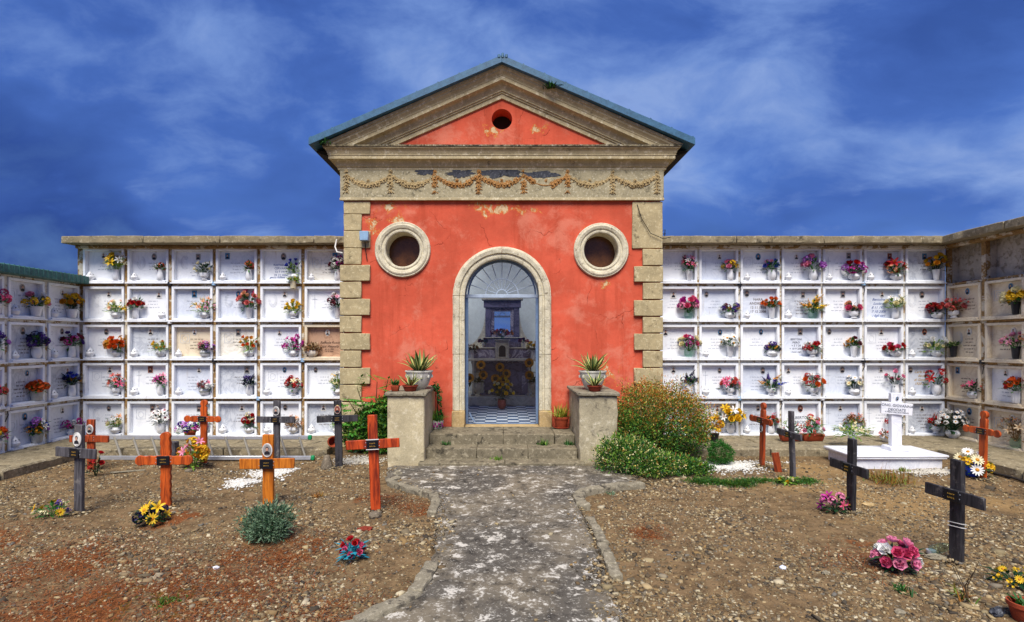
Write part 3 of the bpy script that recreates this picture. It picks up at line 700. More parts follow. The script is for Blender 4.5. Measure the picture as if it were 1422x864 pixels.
# ================================================================ niche walls
ZB = [.113+(4-r)*.669 for r in range(5)]; FH = .60
cache = {}
def frame_mesh(fw, mat):
    k = ('frame', round(fw, 3), mat)
    if k in cache: return cache[k]
    mb = MB(); b = .042
    o = [(-fw/2, 0), (fw/2, 0), (fw/2, FH), (-fw/2, FH)]; i = [(-fw/2+b, b), (fw/2-b, b), (fw/2-b, FH-b), (-fw/2+b, FH-b)]
    for s in range(4):
        e = (s+1) % 4; f = -.035
        P = [o[s], o[e], i[e], i[s]]
        vs = [(x, f, z) for x, z in P]+[(x, .058, z) for x, z in P]
        mb.add(vs, [(0,1,2,3), (7,6,5,4), (0,4,5,1), (1,5,6,2), (2,6,7,3), (3,7,4,0)])
    mb.box(-fw/2-.012, fw/2+.012, -.075, .02, -.022, -.0005)    # sill ledge
    mb.box(-fw/2+.03, fw/2-.03, -.07, -.0352, .0, .03)
    cache[k] = mb.mesh('frame', [M[mat]], bevel=.004); return cache[k]
def panel_mesh(fw, mat):
    k = ('panel', round(fw, 3), mat)
    if k not in cache: cache[k] = MB().box(-fw/2+.04, fw/2-.04, .05, .066, .04, FH-.04).mesh('niche_front', [M[mat]])
    return cache[k]
def portrait_mesh(kind, bg):
    """small enamel portrait: plate, shoulders, head, hair"""
    k = ('portrait', kind, bg)
    if k in cache: return cache[k]
    mb = MB(); w_, h_ = (.04, .055)
    if kind == 'oval':
        rim = [(w_*1.12*math.cos(a), h_*1.12*math.sin(a)) for a in [2*math.pi*q/20 for q in range(20)]]
        pl = [(w_*math.cos(a), h_*math.sin(a)) for a in [2*math.pi*q/20 for q in range(20)]]
    else:
        rim = [(-w_-.006, -h_-.006), (w_+.006, -h_-.006), (w_+.006, h_+.006), (-w_-.006, h_+.006)]; pl = [(-w_, -h_), (w_, -h_), (w_, h_), (-w_, h_)]
    mb.prism(rim, 0, .006, 0); mb.prism(pl, -.003, 0, 1)
    mb.prism([(-.028, -.042), (.028, -.042), (.024, -.018), (.008, -.008), (-.008, -.008), (-.024, -.018)], -.005, -.003, 2)
    mb.prism([(.016*math.cos(a), .016+.02*math.sin(a)) for a in [2*math.pi*q/14 for q in range(14)]], -.0055, -.003, 4)
    mb.prism([(.0135*math.cos(a), .009+.017*math.sin(a)) for a in [2*math.pi*q/14 for q in range(14)]], -.0065, -.0055, 3)
    cache[k] = mb.mesh('portrait', [M['photo_white'], M[bg], M['photo_dark'], M['photo_skin'], M['photo_dark']], smooth=0); return cache[k]
def scribble_mesh(seed, w_, rows, mat, hh=.022, pitch=.055, emblem=None, card=None):
    """engraved lines too worn to read: rows of short strokes; optional carved emblem"""
    k = ('ins', seed, mat, emblem, card)
    if k in cache: return cache[k]
    r = random.Random(seed); mb = MB()
    for q in range(rows):
        L = w_*r.uniform(.45, 1); x = -L/2; z = -q*pitch
        while x < L/2:
            for _ in range(r.randint(2, 6)):
                s = r.choice(('i', 'o', 'l')); g = .012
                mb.box(x, x+.0035, -.002, 0, z, z+hh*r.uniform(.7, 1))
                if s != 'i': mb.box(x+.0036, x+g*.8, -.002, 0, z+hh*.4*(s == 'o'), z+hh*.4*(s == 'o')+.0035)
                x += g
                if x > L/2: break
            x += .014
    if emblem == 'cross':
        mb.box(-.25, -.242, -.003, 0, -.16, .12, 2); mb.box(-.29, -.202, -.004, -.0001, .04, .048, 2)
    elif emblem == 'figure':
        for rr in (.06, .085, .105):
            mb.tube([(-.21+rr*.7*math.cos(a), -.001, .02+rr*1.1*math.sin(a)) for a in [q*.35+seed for q in range(14)]], .003, 4, 2)
    elif emblem == 'square':
        for a in ((-.29, -.13, .10, .105), (-.29, -.13, -.06, -.055), (-.29, -.285, -.06, .105), (-.135, -.13, -.06, .105)): mb.box(a[0], a[1], -.003, 0, a[2], a[3], 2)
        mb.tube([(-.21+.045*math.cos(q*.45), -.001, .02+.055*math.sin(q*.45)) for q in range(15)], .003, 4, 2)
    mats = [M[mat], M['photo_white'], M['marble_grey']]
    if card:
        mb.box(-w_/2-.02, w_/2+.02, .0005, .004, -rows*pitch, .04, 1)
    cache[k] = mb.mesh('lettering', mats, smooth=0); return cache[k]
def text_mesh(body, size, mat, shear=0, space=1.15):
    cu = bpy.data.curves.new('lettering', 'FONT'); cu.body = body; cu.size = size; cu.align_x = 'CENTER'; cu.shear = shear; cu.space_line = space; cu.extrude = .001; cu.resolution_u = 2
    o = bpy.data.objects.new('lettering', cu); COL.objects.link(o)
    me = bpy.data.meshes.new_from_object(o); bpy.data.objects.remove(o); bpy.data.curves.remove(cu)
    me.transform(Matrix.Rotation(R(90), 4, 'X')); me.materials.clear(); me.materials.append(M[mat]); return me
PB = ['photo_white', 'photo_blue', 'photo_warm', 'photo_grey', 'photo_white', 'photo_grey', 'photo_grey', 'photo_white']
TEXTS = {  # (wall, row, col): lettering that can be read, at its place on the stone
 ('L', 0, 4): [('RAFFAELLA\nCERVARA\n12 7 1919\n29 12 2004', .052, 'engrave_blue', .0, -.03, .30), ("gen.to Raffaele", .045, 'engrave_blue', .4, -.09, .085)],
 ('L', 2, 5): [('Raffaele Russo\ncav. Pietrella', .06, 'engrave_brown', .4, .06, .27), ('20 10 1920\n30 9 2006', .035, 'engrave_brown', .0, .05, .16)],
 ('R', 1, 2): [('NARA\nANDREOLI\n12 11 1938\n17 12 2008', .062, 'engrave_brown', 0, .0, .36)],
 ('R', 2, 3): [('BERTONI\nPIERO\n+ 5 1 28\n+ 10 9 2008\ni tuoi cari', .048, 'engrave_dark', 0, -.05, .33)],
 ('R', 1, 5): [('Bertolina\nLuciana\n8 11 1920\n7 10 2006\ni figli cari', .062, 'engrave_blue', .4, -.04, .36)],
 ('R', 3, 6): [('Carla Rosa\nBinda\ndi Giovanni\n1920-2005', .06, 'engrave_gold', .4, -.0, .42)],
 ('R', 4, 3): [('ALBERTO\nSORCIO', .07, 'engrave_dark', 0, .0, .28)],
}
nrnd = random.Random(21)
def niche_wall(key, lab, loc, rz, cols, rows, u0, pitch, fw, ulo, uhi, ztop, gmat, cop, over, empties=(), pick=None, group=None):
    t = thing('niche_wall', loc, lab, 'niche wall', 'burial niche walls round the yard', rz); t['key'] = key; del t['key']
    zlo = ZB[rows[-1]]-.03; zhi = ztop; ctop = ZB[1]+FH+.02 if empties else zhi
    MB().box(ulo, uhi, .0665, 1.15, .0, ctop).build('body', M[gmat], t)
    if empties:
        MB().box(ulo, uhi, .17, 1.15, ctop+.001, zhi).build('cavity_back', M['grid_grey'], t, cut=.3, rough=.02)
    g = (pitch-fw); L0 = rows[0]
    for c in range(cols+1):                           # vertical ribs
        a = u0+c*pitch-g; b = a+g
        if c == 0: a = ulo
        if c == cols: b = uhi
        MB().box(a+.001, b-.001, -.012, .066, zlo-.08, zhi).build('rib', M[gmat], t, bevel=.004, cut=.15, rough=.006, seed=c)
        if empties: MB().box(max(ulo+.01, (a+b)/2-.045), min(uhi-.01, (a+b)/2+.045), .0665, .169, ctop+.001, zhi-.001).build('divider', M['grid_grey'], t, cut=.2, rough=.006)
    for r in rows:                                    # horizontal ribs, one stretch under each niche
        for c in range(cols):
            a = u0+c*pitch; zb_ = ZB[r]
            z1 = zb_-.0235; z0 = (ZB[r+1]+FH) if r < 4 else zlo-.08
            MB().box(a+.001, a+fw-.001, -.010, .066, z0+.001, z1).build('ledge', M[gmat], t, bevel=.003, cut=.15, rough=.005, seed=r*9+c)
    for c in range(cols):
        MB().box(u0+c*pitch+.001, u0+c*pitch+fw-.001, -.010, .066, ZB[L0]+FH+.001, zhi).build('ledge', M[gmat], t, bevel=.003, cut=.15, rough=.005)
    fronts = {}
    for r in rows:
        for c in range(cols):
            if (r, c) in empties: continue
            pm, fm = pick(r, c); u = u0+c*pitch+fw/2
            p = obj('niche_front', panel_mesh(fw, pm), t, (u, nrnd.uniform(-.004, .004), ZB[r])); fronts[r, c] = p
            obj('frame', frame_mesh(fw, fm), p)
            kind = nrnd.choice(('oval', 'oval', 'rect')); bg = nrnd.choice(PB)
            pu = nrnd.choice((-.19, .0, .05, -.05, .08)); emb = nrnd.choice((None, None, 'cross', 'figure', 'square'))
            if emb: pu = abs(pu)*.8
            if (key, r, c) in TEXTS: emb = None; pu = -.2 if (key, r, c) in (('R', 1, 2), ('R', 3, 6)) else .02
            obj('portrait', portrait_mesh(kind, bg), p, (pu, .044, FH-.125+nrnd.uniform(-.015, .01)), None, nrnd.uniform(.85, 1.15))
            if (key, r, c) in TEXTS:
                for body, sz, mt, sh, du, dz in TEXTS[key, r, c]: obj('lettering', text_mesh(body, sz, mt, sh), p, (du, .0485, dz))['kind'] = 'stuff'
            else:
                mt = 'engrave' if pm in ('marble_white', 'marble_blue') else 'engrave_brown'
                obj('lettering', scribble_mesh(nrnd.randint(0, 9), .26, nrnd.randint(3, 5), mt, emblem=emb, card=nrnd.random() < .12), p, (-.03 if not emb else .04, .0498, .34))['kind'] = 'stuff'
    # coping laid in lengths
    x = ulo-.06
    while x < uhi-.01:
        e = min(uhi+.0, x+rnd.uniform(1.3, 1.7))
        if uhi-e < .4: e = uhi
        if cop == 'roof_green':
            s = MB().box(x, e-.004, -over, 1.2, zhi+.001, zhi+.13).build('coping', M[cop], t, bevel=.01)
            for q in np.arange(x+.05, e-.05, .085): MB().box(q, q+.012, -over-.008, -over+.02, zhi+.003, zhi+.134).build('rib_fold', M[cop], s)
        else:
            MB().box(x, e-.004, -over, 1.2, zhi+.001, zhi+.125).build('coping', M[cop], t, bevel=.01, cut=.14, rough=.014, seed=x)
        x = e
    if cop != 'roof_green': MB().box(ulo+.02, uhi-.02, -.1, .06, zhi-.055, zhi-.0005).build('bed_mould', M[gmat], t, bevel=.01, cut=.15, rough=.01)
    for r in rows[:-1]:                               # small junction boxes on the ribs
        for c in range(1, cols):
            if nrnd.random() < .28:
                mt = nrnd.choice(('box_blue', 'dark_plastic', 'white_ceramic')); u = u0+c*pitch-g/2
                b = MB().box(u-.035, u+.035, -.06, -.014, ZB[r]-.055, ZB[r]+.01).build('junction_box', M[mt], t, bevel=.008)
                MB().tube([(u+.01, -.03, ZB[r]-.05), (u+.025, -.035, ZB[r]-.12), (u+nrnd.uniform(-.02, .02), -.02, ZB[r]-.22)], .006, 5).build('cable', M['cable'], b)
    return t, fronts
def pickL(r, c):
    if (r, c) == (2, 5): return 'marble_brown', 'marble_beige'
    if (r, c) in ((2, 2), (2, 0), (1, 0), (2, 4)): return 'marble_beige' if (r, c) == (2, 2) else 'marble_white', 'marble_white'
    return nrnd.choice(('marble_white', 'marble_white', 'marble_blue', 'marble_white', 'marble_grey', 'marble_warm')), 'marble_white'
def pickR(r, c): return nrnd.choice(('marble_white', 'marble_white', 'marble_blue', 'marble_white', 'marble_blue', 'marble_grey')), 'marble_white'
def pickB(r, c): return ('marble_white' if (r, c) == (3, 1) else 'marble_beige'), 'marble_beige'
WALLS = {}
WALLS['L'] = niche_wall('L', 'white niche wall behind the aluminium ladder', (0, 9.6, 0), 0, 6, [0,1,2,3,4], -7.351, .775, .715, -7.46, -2.69, 3.43, 'grid_brown', 'coping_concrete', .30, pick=pickL)
WALLS['R'] = niche_wall('R', 'white niche wall behind the white marble tomb', (0, 9.6, 0), 0, 7, [0,1,2,3,4], 2.706, .7216, .682, 2.65, 7.745, 3.43, 'grid_white', 'coping_concrete', .30, pick=pickR)
WALLS['G'] = niche_wall('G', 'lower niche wing under a green metal coping', (-7.42, 7.4, 0), R(90), 3, [1,2,3,4], .06, .715, .645, -1.2, 2.195, 2.76, 'grid_white', 'roof_green', .2, pick=pickR)
WALLS['B'] = niche_wall('B', 'beige niche wing with two open empty niches at its top', (7.76, 9.6, 0), R(-90), 3, [0,1,2,3,4], .06, .75, .665, -.0, 3.4, 3.43, 'grid_brown', 'coping_concrete', .30, empties={(0, 0), (0, 1), (0, 2)}, pick=pickB)
# ================================================================ flowers, vases, lamps
COLS = dict(red='b3141c', pink='d8557f', magenta='b3258a', lilac='b36fc4', purple='4d2a86', blue='2f3fae', white='f0eee8', cream='e6dcb0', yellow='e3b91f', gold='d28f1c',
            orange='d9601c', coral='d65a50', salmon='dd7a76', burgundy='6a1b30', brown='8a5a34', peach='d9a07a', beige='c0a887', green='86a050', choc='2c1609', navy='28234f', rose='e48fae')
LEAF = [leafmat('leaf_mid', ['1f4a1c', '2f6326', '3f7a2c', '274f22']), leafmat('leaf_dark', ['0f2a17', '1a3d20', '234a25', '12301c']), leafmat('leaf_lime', ['4f7a24', '6d9430', '8aa83e', '3f6a22']), leafmat('leaf_cyan', ['1c7f96', '2d9fb4', '17667d']), leafmat('leaf_dry', ['6b4a26', '8a6a3c', '50381e'])]
def fmat(c):
    n = 'petal_'+c
    if n in MATS: return MATS[n]
    b = lin(COLS[c]); return leafmat(n, [tuple(x*.62 for x in b), b, tuple(min(.95, x*1.18+.012) for x in b), tuple(x*.82 for x in b)], .6, .2)
HEADS = {}
def petal(mb, az, tilt, L, Wd, cup, mi, z0=0, r0=.0, tip=.25, segs=3):
    """one petal leaving the axis at elevation tilt, curling by cup"""
    ca, sa = math.cos(az), math.sin(az); pts = []; r, z, e = r0, z0, tilt
    for k in range(segs+1):
        t = k/segs; wd = Wd*(.35+1.3*t-1.35*t*t) if tip < .5 else Wd*(.5+.8*t-.35*t*t); wd = max(wd, Wd*.08*tip)
        pts.append((r, z, wd)); r += L/segs*math.cos(e); z += L/segs*math.sin(e); e += cup/segs
    vs = []
    for r, z, wd in pts:
        vs += [(ca*r-sa*wd, sa*r+ca*wd, z+wd*.25), (ca*r, sa*r, z-wd*.1), (ca*r+sa*wd, sa*r-ca*wd, z+wd*.25)]
    fs = []
    for k in range(segs): fs += [(3*k, 3*k+1, 3*k+4, 3*k+3), (3*k+1, 3*k+2, 3*k+5, 3*k+4)]
    mb.add(vs, fs, mi)
def head(kind, c1, c2=None):
    k = (kind, c1, c2)
    if k in HEADS: return HEADS[k]
    mb = MB(); q = random.Random(str(k)); mats = [fmat(c1), fmat(c2 or 'gold'), LEAF[0]]; pi2 = 2*math.pi
    if kind == 'rose':
        for n_, tl, L, cu, z0 in ((6, .15, 1.0, 1.3, -.25), (5, .7, .85, 1.2, -.2), (4, 1.15, .7, .9, -.1), (3, 1.45, .55, .6, 0)):
            o = q.uniform(0, 6)
            for i in range(n_): petal(mb, o+pi2*i/n_, tl+q.uniform(-.1, .1), L, .48, cu, 0, z0, .05, .9)
    elif kind in ('daisy', 'sunflower'):
        n_ = 13 if kind == 'daisy' else 20; rc = .3 if kind == 'daisy' else .5
        for j in range(1 if kind == 'daisy' else 2):
            for i in range(n_): petal(mb, pi2*(i+.5*j)/n_, .25+.25*j, 1.0-rc*.6, .2, -.3, 0, .0, rc*.6, .3)
        mb.lathe([(0, -.06), (rc*.9, -.02), (rc, .06), (rc*.75, .17), (0, .2)], 12, mi=1)
    elif kind == 'lily':
        for i in range(6): petal(mb, pi2*i/6+q.uniform(-.1, .1), 1.0 if i % 2 else .85, 1.25, .3, -1.25, 0, -.3, .04, .15, 4)
        for i in range(4): a = pi2*i/4; mb.tube([(0, 0, -.2), (.12*math.cos(a), .12*math.sin(a), .5)], .025, 4, 1); mb.ico((.13*math.cos(a), .13*math.sin(a), .52), .06, 1)
    elif kind == 'tulip':
        for i in range(6): petal(mb, pi2*i/6, .55 if i % 2 else .7, 1.15, .42, 1.25, 0, -.5, .03, .5, 4)
    elif kind == 'puff':
        for i in range(22):
            z = q.uniform(-.35, 1); a = q.uniform(0, pi2); s = math.sqrt(max(0, 1-z*z))*.8
            P = Vector((s*math.cos(a), s*math.sin(a), z*.7)); u = P.normalized() if P.length > .01 else Vector((0, 0, 1))
            Mx = Matrix.Translation(P) @ u.to_track_quat('Z', 'Y').to_matrix().to_4x4() @ Matrix.Scale(.36, 4)
            sub = MB()
            for j in range(5): petal(sub, pi2*j/5+q.random(), .45, .95, .42, .5, 0 if q.random() < .8 else 1 if c2 else 0, 0, .02, .9, 2)
            mb.add(sub.v, sub.f, 0, Mx); mb.m[-len(sub.m):] = sub.m
    elif kind == 'spray':
        for i in range(13):
            P = Vector((q.gauss(0, .5), q.gauss(0, .5), q.gauss(.2, .42))); Mx = Matrix.Translation(P) @ Matrix.Rotation(q.uniform(-.9, .9), 4, 'X') @ Matrix.Rotation(q.uniform(-.9, .9), 4, 'Y') @ Matrix.Scale(q.uniform(.2, .34), 4)
            sub = MB()
            for j in range(5): petal(sub, pi2*j/5, .35, 1, .4, .4, 0 if (i % 3 or not c2) else 1, 0, .03, .9, 2)
            mb.add(sub.v, sub.f, 0, Mx); mb.m[-len(sub.m):] = sub.m
            mb.tube([(0, 0, -.9), tuple(P)], .018, 3, 2)
    elif kind == 'spike':
        mb.tube([(0, 0, -1), (0, .05, 2.2)], .04, 4, 2)
        for i in range(13):
            t = i/12; a = i*2.4; s = .5*(1-.7*t); Mx = Matrix.Translation((.2*(1-t)*math.cos(a), .2*(1-t)*math.sin(a), -.5+2.6*t)) @ Matrix.Rotation(a, 4, 'Z') @ Matrix.Rotation(R(60), 4, 'Y') @ Matrix.Scale(s, 4)
            sub = MB()
            for j in range(5): petal(sub, pi2*j/5, .8, 1.1, .42, -.6, 0, 0, .03, .4, 3)
            mb.add(sub.v, sub.f, 0, Mx)
    HEADS[k] = mb.mesh('flower', mats, smooth=60); return HEADS[k]
KW = dict(rose='roses', daisy='daisies', lily='lilies', tulip='tulips', puff='carnations', spray='blossoms', spike='gladioli', sunflower='sunflowers')
CW = dict(magenta='magenta', navy='dark violet', coral='coral', gold='golden', rose='pale pink', salmon='salmon pink', green='green')
def blade(mb, p, d, L, wd, mi, bend=.35):
    """a folded leaf from p along d"""
    d = Vector(d).normalized(); s = d.cross(Vector((0, 0, 1)))
    if s.length < .05: s = Vector((1, 0, 0))
    s.normalize(); n_ = s.cross(d)
    p = Vector(p); m1 = p+d*L*.45+n_*L*.06; tip = p+d*L-n_*L*bend*.5
    mb.add([p, m1+s*wd-n_*wd*.3, m1, m1-s*wd-n_*wd*.3, tip], [(0, 2, 1), (0, 3, 2), (1, 2, 4), (2, 3, 4)], mi)
def bouquet(root, mouth, heads, n_, rx, hz, rad, q, leaves=26, lm=0, ymax=.03, flat=.75, up=.55, llen=1.0):
    """heads: list of (kind, colour, centre). flowers fan out of the mouth inside a dome rx wide, hz tall"""
    mo = Vector(mouth); fol = MB(); placed = []
    for i in range(n_):
        best = None
        for _ in range(14):
            a = q.uniform(0, 2*math.pi); e = q.uniform(.05, 1); rr = math.sqrt(1-e*e*.8)
            P = Vector((rx*rr*math.cos(a), rx*flat*rr*math.sin(a), hz*(.32+.68*e)*q.uniform(.75, 1)))
            if P.y+mo.y > ymax: P.y = ymax-mo.y
            dmin = min([(P-s).length for s in placed] or [9])
            if best is None or dmin > best[0]: best = (dmin, P)
        P = best[1]; placed.append(P)
        k, c, c2 = heads[i % len(heads)]
        d = Vector((P.x*1.2, P.y*1.0-rad*.9-.02, P.z*up+.02)).normalized()
        o = obj('flower', head(k, c, c2), root, tuple(mo+P), None, rad*q.uniform(.8, 1.15))
        if k in ('spray', 'puff', 'spike'): o['kind'] = 'stuff'
        o.rotation_euler = (d.to_track_quat('Z', 'Y') @ Quaternion((0, 0, 1), q.uniform(0, 6))).to_euler()
        fol.tube([mo+Vector((P.x*.1, P.y*.1, -.03)), mo+Vector((P.x*.45, P.y*.45, P.z*.55)), mo+P-d*rad*.3], .004, 3, 0)
        for _ in range(2): blade(fol, mo+P*q.uniform(.5, .8), d+Vector((q.uniform(-.9, .9), q.uniform(-.9, .2), q.uniform(-.5, .6))), rad*1.5*llen, rad*.32, 0)
    for i in range(leaves):
        a = q.uniform(0, 2*math.pi); e = q.uniform(-.1, .9)
        d = Vector((math.cos(a)*rx, math.sin(a)*rx*flat-.01, hz*e)); s = q.uniform(.3, .85)
        p = mo+Vector((d.x*s, min(d.y*s, ymax-mo.y), d.z*s))
        dd = Vector((d.x, d.y-.02, d.z*.6+q.uniform(-.05, .08)))
        if p.y+dd.normalized().y*.07 > ymax+.02: dd.y = -.01
        blade(fol, p, dd, q.uniform(.06, .12)*llen, q.uniform(.012, .022), 0)
    fol.build('foliage', [LEAF[lm]], root, smooth=0)
VS = {}
def vase_mesh(k):
    if k in VS: return VS[k]
    mb = MB(); mats = [M['white_ceramic']]; wd = 'white'
    if k == 'bowl': mb.lathe([(.045, 0), (.05, .008), (.078, .035), (.088, .062), (.08, .09), (.068, .10), (.072, .11), (.064, .112), (.06, .09)], 20)
    elif k == 'foot': mb.lathe([(.05, 0), (.055, .012), (.035, .028), (.04, .038), (.075, .065), (.082, .10), (.075, .125), (.07, .122)], 20)
    elif k == 'tall': mb.lathe([(.042, 0), (.05, .01), (.056, .06), (.05, .12), (.042, .16), (.05, .185), (.044, .185), (.038, .16)], 18)
    elif k == 'cone': mb.lathe([(.036, 0), (.04, .01), (.055, .15), (.062, .185), (.056, .186), (.05, .15)], 18)
    elif k == 'round': mb.lathe([(.04, 0), (.05, .01), (.072, .07), (.07, .12), (.055, .165), (.06, .18), (.052, .18)], 20)
    elif k == 'fluted': mb.lathe([(.04, 0), (.052, .02), (.058, .09), (.05, .15), (.06, .185), (.052, .185)], 36, flute=.07, fn=12)
    elif k == 'stripe':
        pr = [(.06, 0), (.07, .01), (.082, .04), (.086, .055), (.086, .075), (.082, .09), (.07, .11), (.076, .12), (.068, .12)]; mb.lathe(pr, 20); mats.append(M['stripe_grey'])
        mb.lathe([(.0875, .05), (.089, .055), (.089, .075), (.0875, .08)], 20, mi=1, caps=False)
    elif k == 'pot': mb.lathe([(.06, 0), (.066, .01), (.084, .12), (.09, .125), (.09, .15), (.08, .15), (.074, .12)], 20); mats = [M['grey_ceramic']]
    elif k == 'bigpot': mb.lathe([(.055, 0), (.06, .01), (.076, .11), (.084, .115), (.084, .15), (.074, .15)], 20)
    elif k == 'glass': mb.lathe([(.05, 0), (.06, .01), (.078, .05), (.076, .10), (.066, .13), (.07, .14), (.062, .14)], 20); mats = [M['vase_glass']]
    elif k == 'shell': mb.lathe([(.05, 0), (.06, .01), (.09, .05), (.095, .085), (.08, .115), (.072, .115)], 36, flute=.05, fn=9); mats = [M['shell_cream']]
    elif k == 'dark': mb.lathe([(.035, 0), (.042, .02), (.05, .12), (.06, .19), (.052, .19)], 16); mats = [M['dark_plastic']]
    elif k == 'cube': mb.box(-.065, .065, -.05, .05, 0, .12); mb.box(-.072, .072, -.057, .057, .1201, .15)
    elif k == 'terra': mb.lathe([(.07, 0), (.075, .01), (.092, .13), (.102, .135), (.102, .165), (.09, .165), (.084, .13)], 20); mats = [M['terracotta']]
    elif k == 'red': mb.lathe([(.05, 0), (.06, .01), (.09, .07), (.095, .12), (.085, .19), (.095, .20), (.085, .20)], 20); mats = [M['photo_red']]
    elif k == 'urn': mb.lathe([(.07, 0), (.07, .03), (.04, .05), (.05, .09), (.09, .16), (.10, .22), (.075, .28), (.09, .31), (.08, .31)], 20); mats = [M['cream_ceramic']]
    elif k == 'blackpot': mb.lathe([(.06, 0), (.08, .12), (.088, .125), (.088, .14), (.08, .14)], 18); mats = [M['dark_plastic']]
    mt = {'glass': .125, 'bowl': .10, 'foot': .11, 'stripe': .11, 'pot': .14, 'bigpot': .14, 'shell': .10, 'cube': .14, 'terra': .15, 'red': .19, 'urn': .30, 'blackpot': .13}.get(k, .175)
    VS[k] = (mb.mesh('vase', mats, smooth=35, bevel=.006 if k == 'cube' else 0), mt); return VS[k]
VW = dict(bowl='low white bowl', foot='footed white bowl', tall='tall white vase', cone='white cone vase', round='round white vase', fluted='fluted white vase', stripe='grey-banded bowl', pot='grey pot', bigpot='white pot', glass='glass bowl', shell='cream shell bowl', dark='dark vase', cube='square white vase')
lamp_m = (MB().lathe([(.034, 0), (.04, .008), (.052, .032), (.055, .05), (.045, .07), (.04, .074)], 16).mesh('lamp_bowl', [M['white_ceramic']], smooth=35),
          MB().lathe([(.04, .074), (.042, .08), (.03, .10), (.018, .118), (.008, .125), (.004, .145), (0, .148)], 14, mi=0).ico((-.022, -.03, .088), .008, 1).ico((.022, -.03, .088), .008, 1).ico((.03, .02, .088), .008, 1).mesh('lamp_lid', [M['white_ceramic'], M['dark_plastic']], smooth=35))
ROWW = ['top', 'second', 'third', 'fourth', 'bottom']; ORD = ['first', 'second', 'third', 'fourth', 'fifth', 'sixth', 'seventh']
def where(key, r, c):
    if key == 'L': return f'{ROWW[r]} row, {ORD[5-c]} from chapel, ladder wall'
    if key == 'R': return f'{ROWW[r]} row, {ORD[c]} from chapel, tomb wall'
    if key == 'G': return f'{ROWW[r]} row, {ORD[2-c]} from corner, green-coped wing'
    return f'{ROWW[r]} row, {ORD[c]} from corner, beige wing'
def world_of(key, u, y, z):
    o = WALLS[key][0]; return Matrix.Translation(o.location) @ Matrix.Rotation(o.rotation_euler.z, 4, 'Z') @ Vector((u, y, z))
# each niche: heads as kind:colour[/second], vase, count, half width, height, head radius, flags (lamp on the other side 'l', leaf index, 'x' vase at the far side)
T = {}
def row(key, r, *specs):
    for c, s in enumerate(specs): T[key, r, c] = s
row('L', 0, 'lily:yellow lily:cream lily:white rose:yellow|tall|13|.17|.34|.065|l2', 'puff:orange spray:white|tall|6|.09|.13|.045|l', 'tulip:cream tulip:white|foot|15|.16|.20|.034|1',
    'daisy:orange/brown daisy:coral/brown|tall|3|.06|.15|.055|l', 'tulip:blue tulip:purple|bowl|7|.11|.24|.045|2', 'puff:magenta puff:white rose:burgundy|tall|9|.11|.22|.05|l')
row('L', 1, 'lily:yellow lily:peach tulip:cream|bowl|10|.15|.19|.042|2', 'rose:red rose:red rose:white|tall|8|.13|.19|.045|lx', 'spray:yellow spray:rose lily:peach|bowl|9|.14|.20|.045|2',
    'rose:salmon rose:salmon rose:pink rose:peach|cone|13|.15|.25|.052|', 'tulip:yellow tulip:yellow|foot|12|.13|.21|.045|2', 'lily:rose puff:burgundy rose:white|cone|9|.12|.22|.045|1')
row('L', 2, 'rose:orange rose:orange puff:gold|bowl|16|.19|.25|.05|l', 'tulip:yellow rose:cream tulip:gold|bowl|11|.15|.16|.035|l2', 'spray:pink puff:lilac lily:rose|stripe|8|.14|.14|.045|l1',
    'tulip:gold tulip:orange|bowl|12|.15|.24|.042|2', 'puff:magenta lily:magenta|bowl|9|.14|.20|.055|', 'spray:beige rose:beige spray:brown|shell|9|.12|.12|.045|4x')
row('L', 3, 'lily:coral lily:pink|foot|8|.12|.22|.055|', 'lily:magenta lily:rose|tall|7|.11|.20|.055|l', 'lily:rose puff:white lily:burgundy|stripe|9|.14|.13|.045|l1',
    'puff:navy spike:navy puff:purple|fluted|6|.09|.17|.045|1', 'puff:red rose:red lily:cream|foot|9|.12|.17|.05|l', 'spray:cream rose:white spray:yellow|bowl|10|.12|.26|.045|2')
row('L', 4, 'lily:white rose:cream lily:peach|bowl|9|.14|.20|.05|2', 'lily:white lily:rose daisy:white/burgundy|round|9|.13|.22|.055|1', 'rose:rose spray:green|tall|4|.07|.16|.045|l',
    'puff:red rose:red spray:cream|bowl|10|.11|.27|.05|l', 'lily:peach spray:brown puff:beige|bowl|10|.15|.16|.04|l4', 'spray:green|bowl|4|.07|.13|.04|l2')
row('G', 1, 'puff:pink rose:magenta rose:rose|bigpot|9|.14|.17|.055|', 'rose:rose rose:white puff:yellow|bigpot|9|.14|.18|.055|l', 'puff:yellow rose:gold|bigpot|13|.14|.22|.05|l1')
row('G', 2, 'puff:purple rose:lilac|round|8|.14|.17|.05|', 'puff:navy puff:purple|round|11|.15|.21|.055|l', 'rose:burgundy puff:magenta rose:purple|tall|10|.14|.20|.05|l')
row('G', 3, 'rose:red puff:coral rose:pink|bigpot|9|.14|.20|.055|', 'rose:orange puff:orange|pot|14|.16|.16|.05|', 'tulip:blue tulip:navy rose:gold|tall|9|.13|.21|.05|l1')
row('G', 4, 'rose:orange puff:yellow lily:magenta|bigpot|9|.14|.20|.055|', 'puff:gold puff:lilac rose:blue lily:white|pot|12|.16|.23|.055|l', 'puff:magenta spray:lilac puff:white|bowl|10|.17|.15|.05|')
row('R', 0, 'lily:pink lily:white lily:rose|cone|11|.13|.28|.055|', 'lily:pink puff:yellow rose:rose|tall|9|.12|.18|.045|', 'tulip:blue tulip:blue tulip:rose|round|8|.11|.18|.05|l',
    'rose:lilac rose:rose puff:lilac|round|8|.16|.22|.065|l', 'puff:lilac puff:magenta rose:red|bowl|8|.15|.20|.06|l', 'rose:red lily:red puff:peach|bowl|5|.13|.20|.085|l', 'rose:yellow rose:gold|cone|13|.16|.23|.048|1')
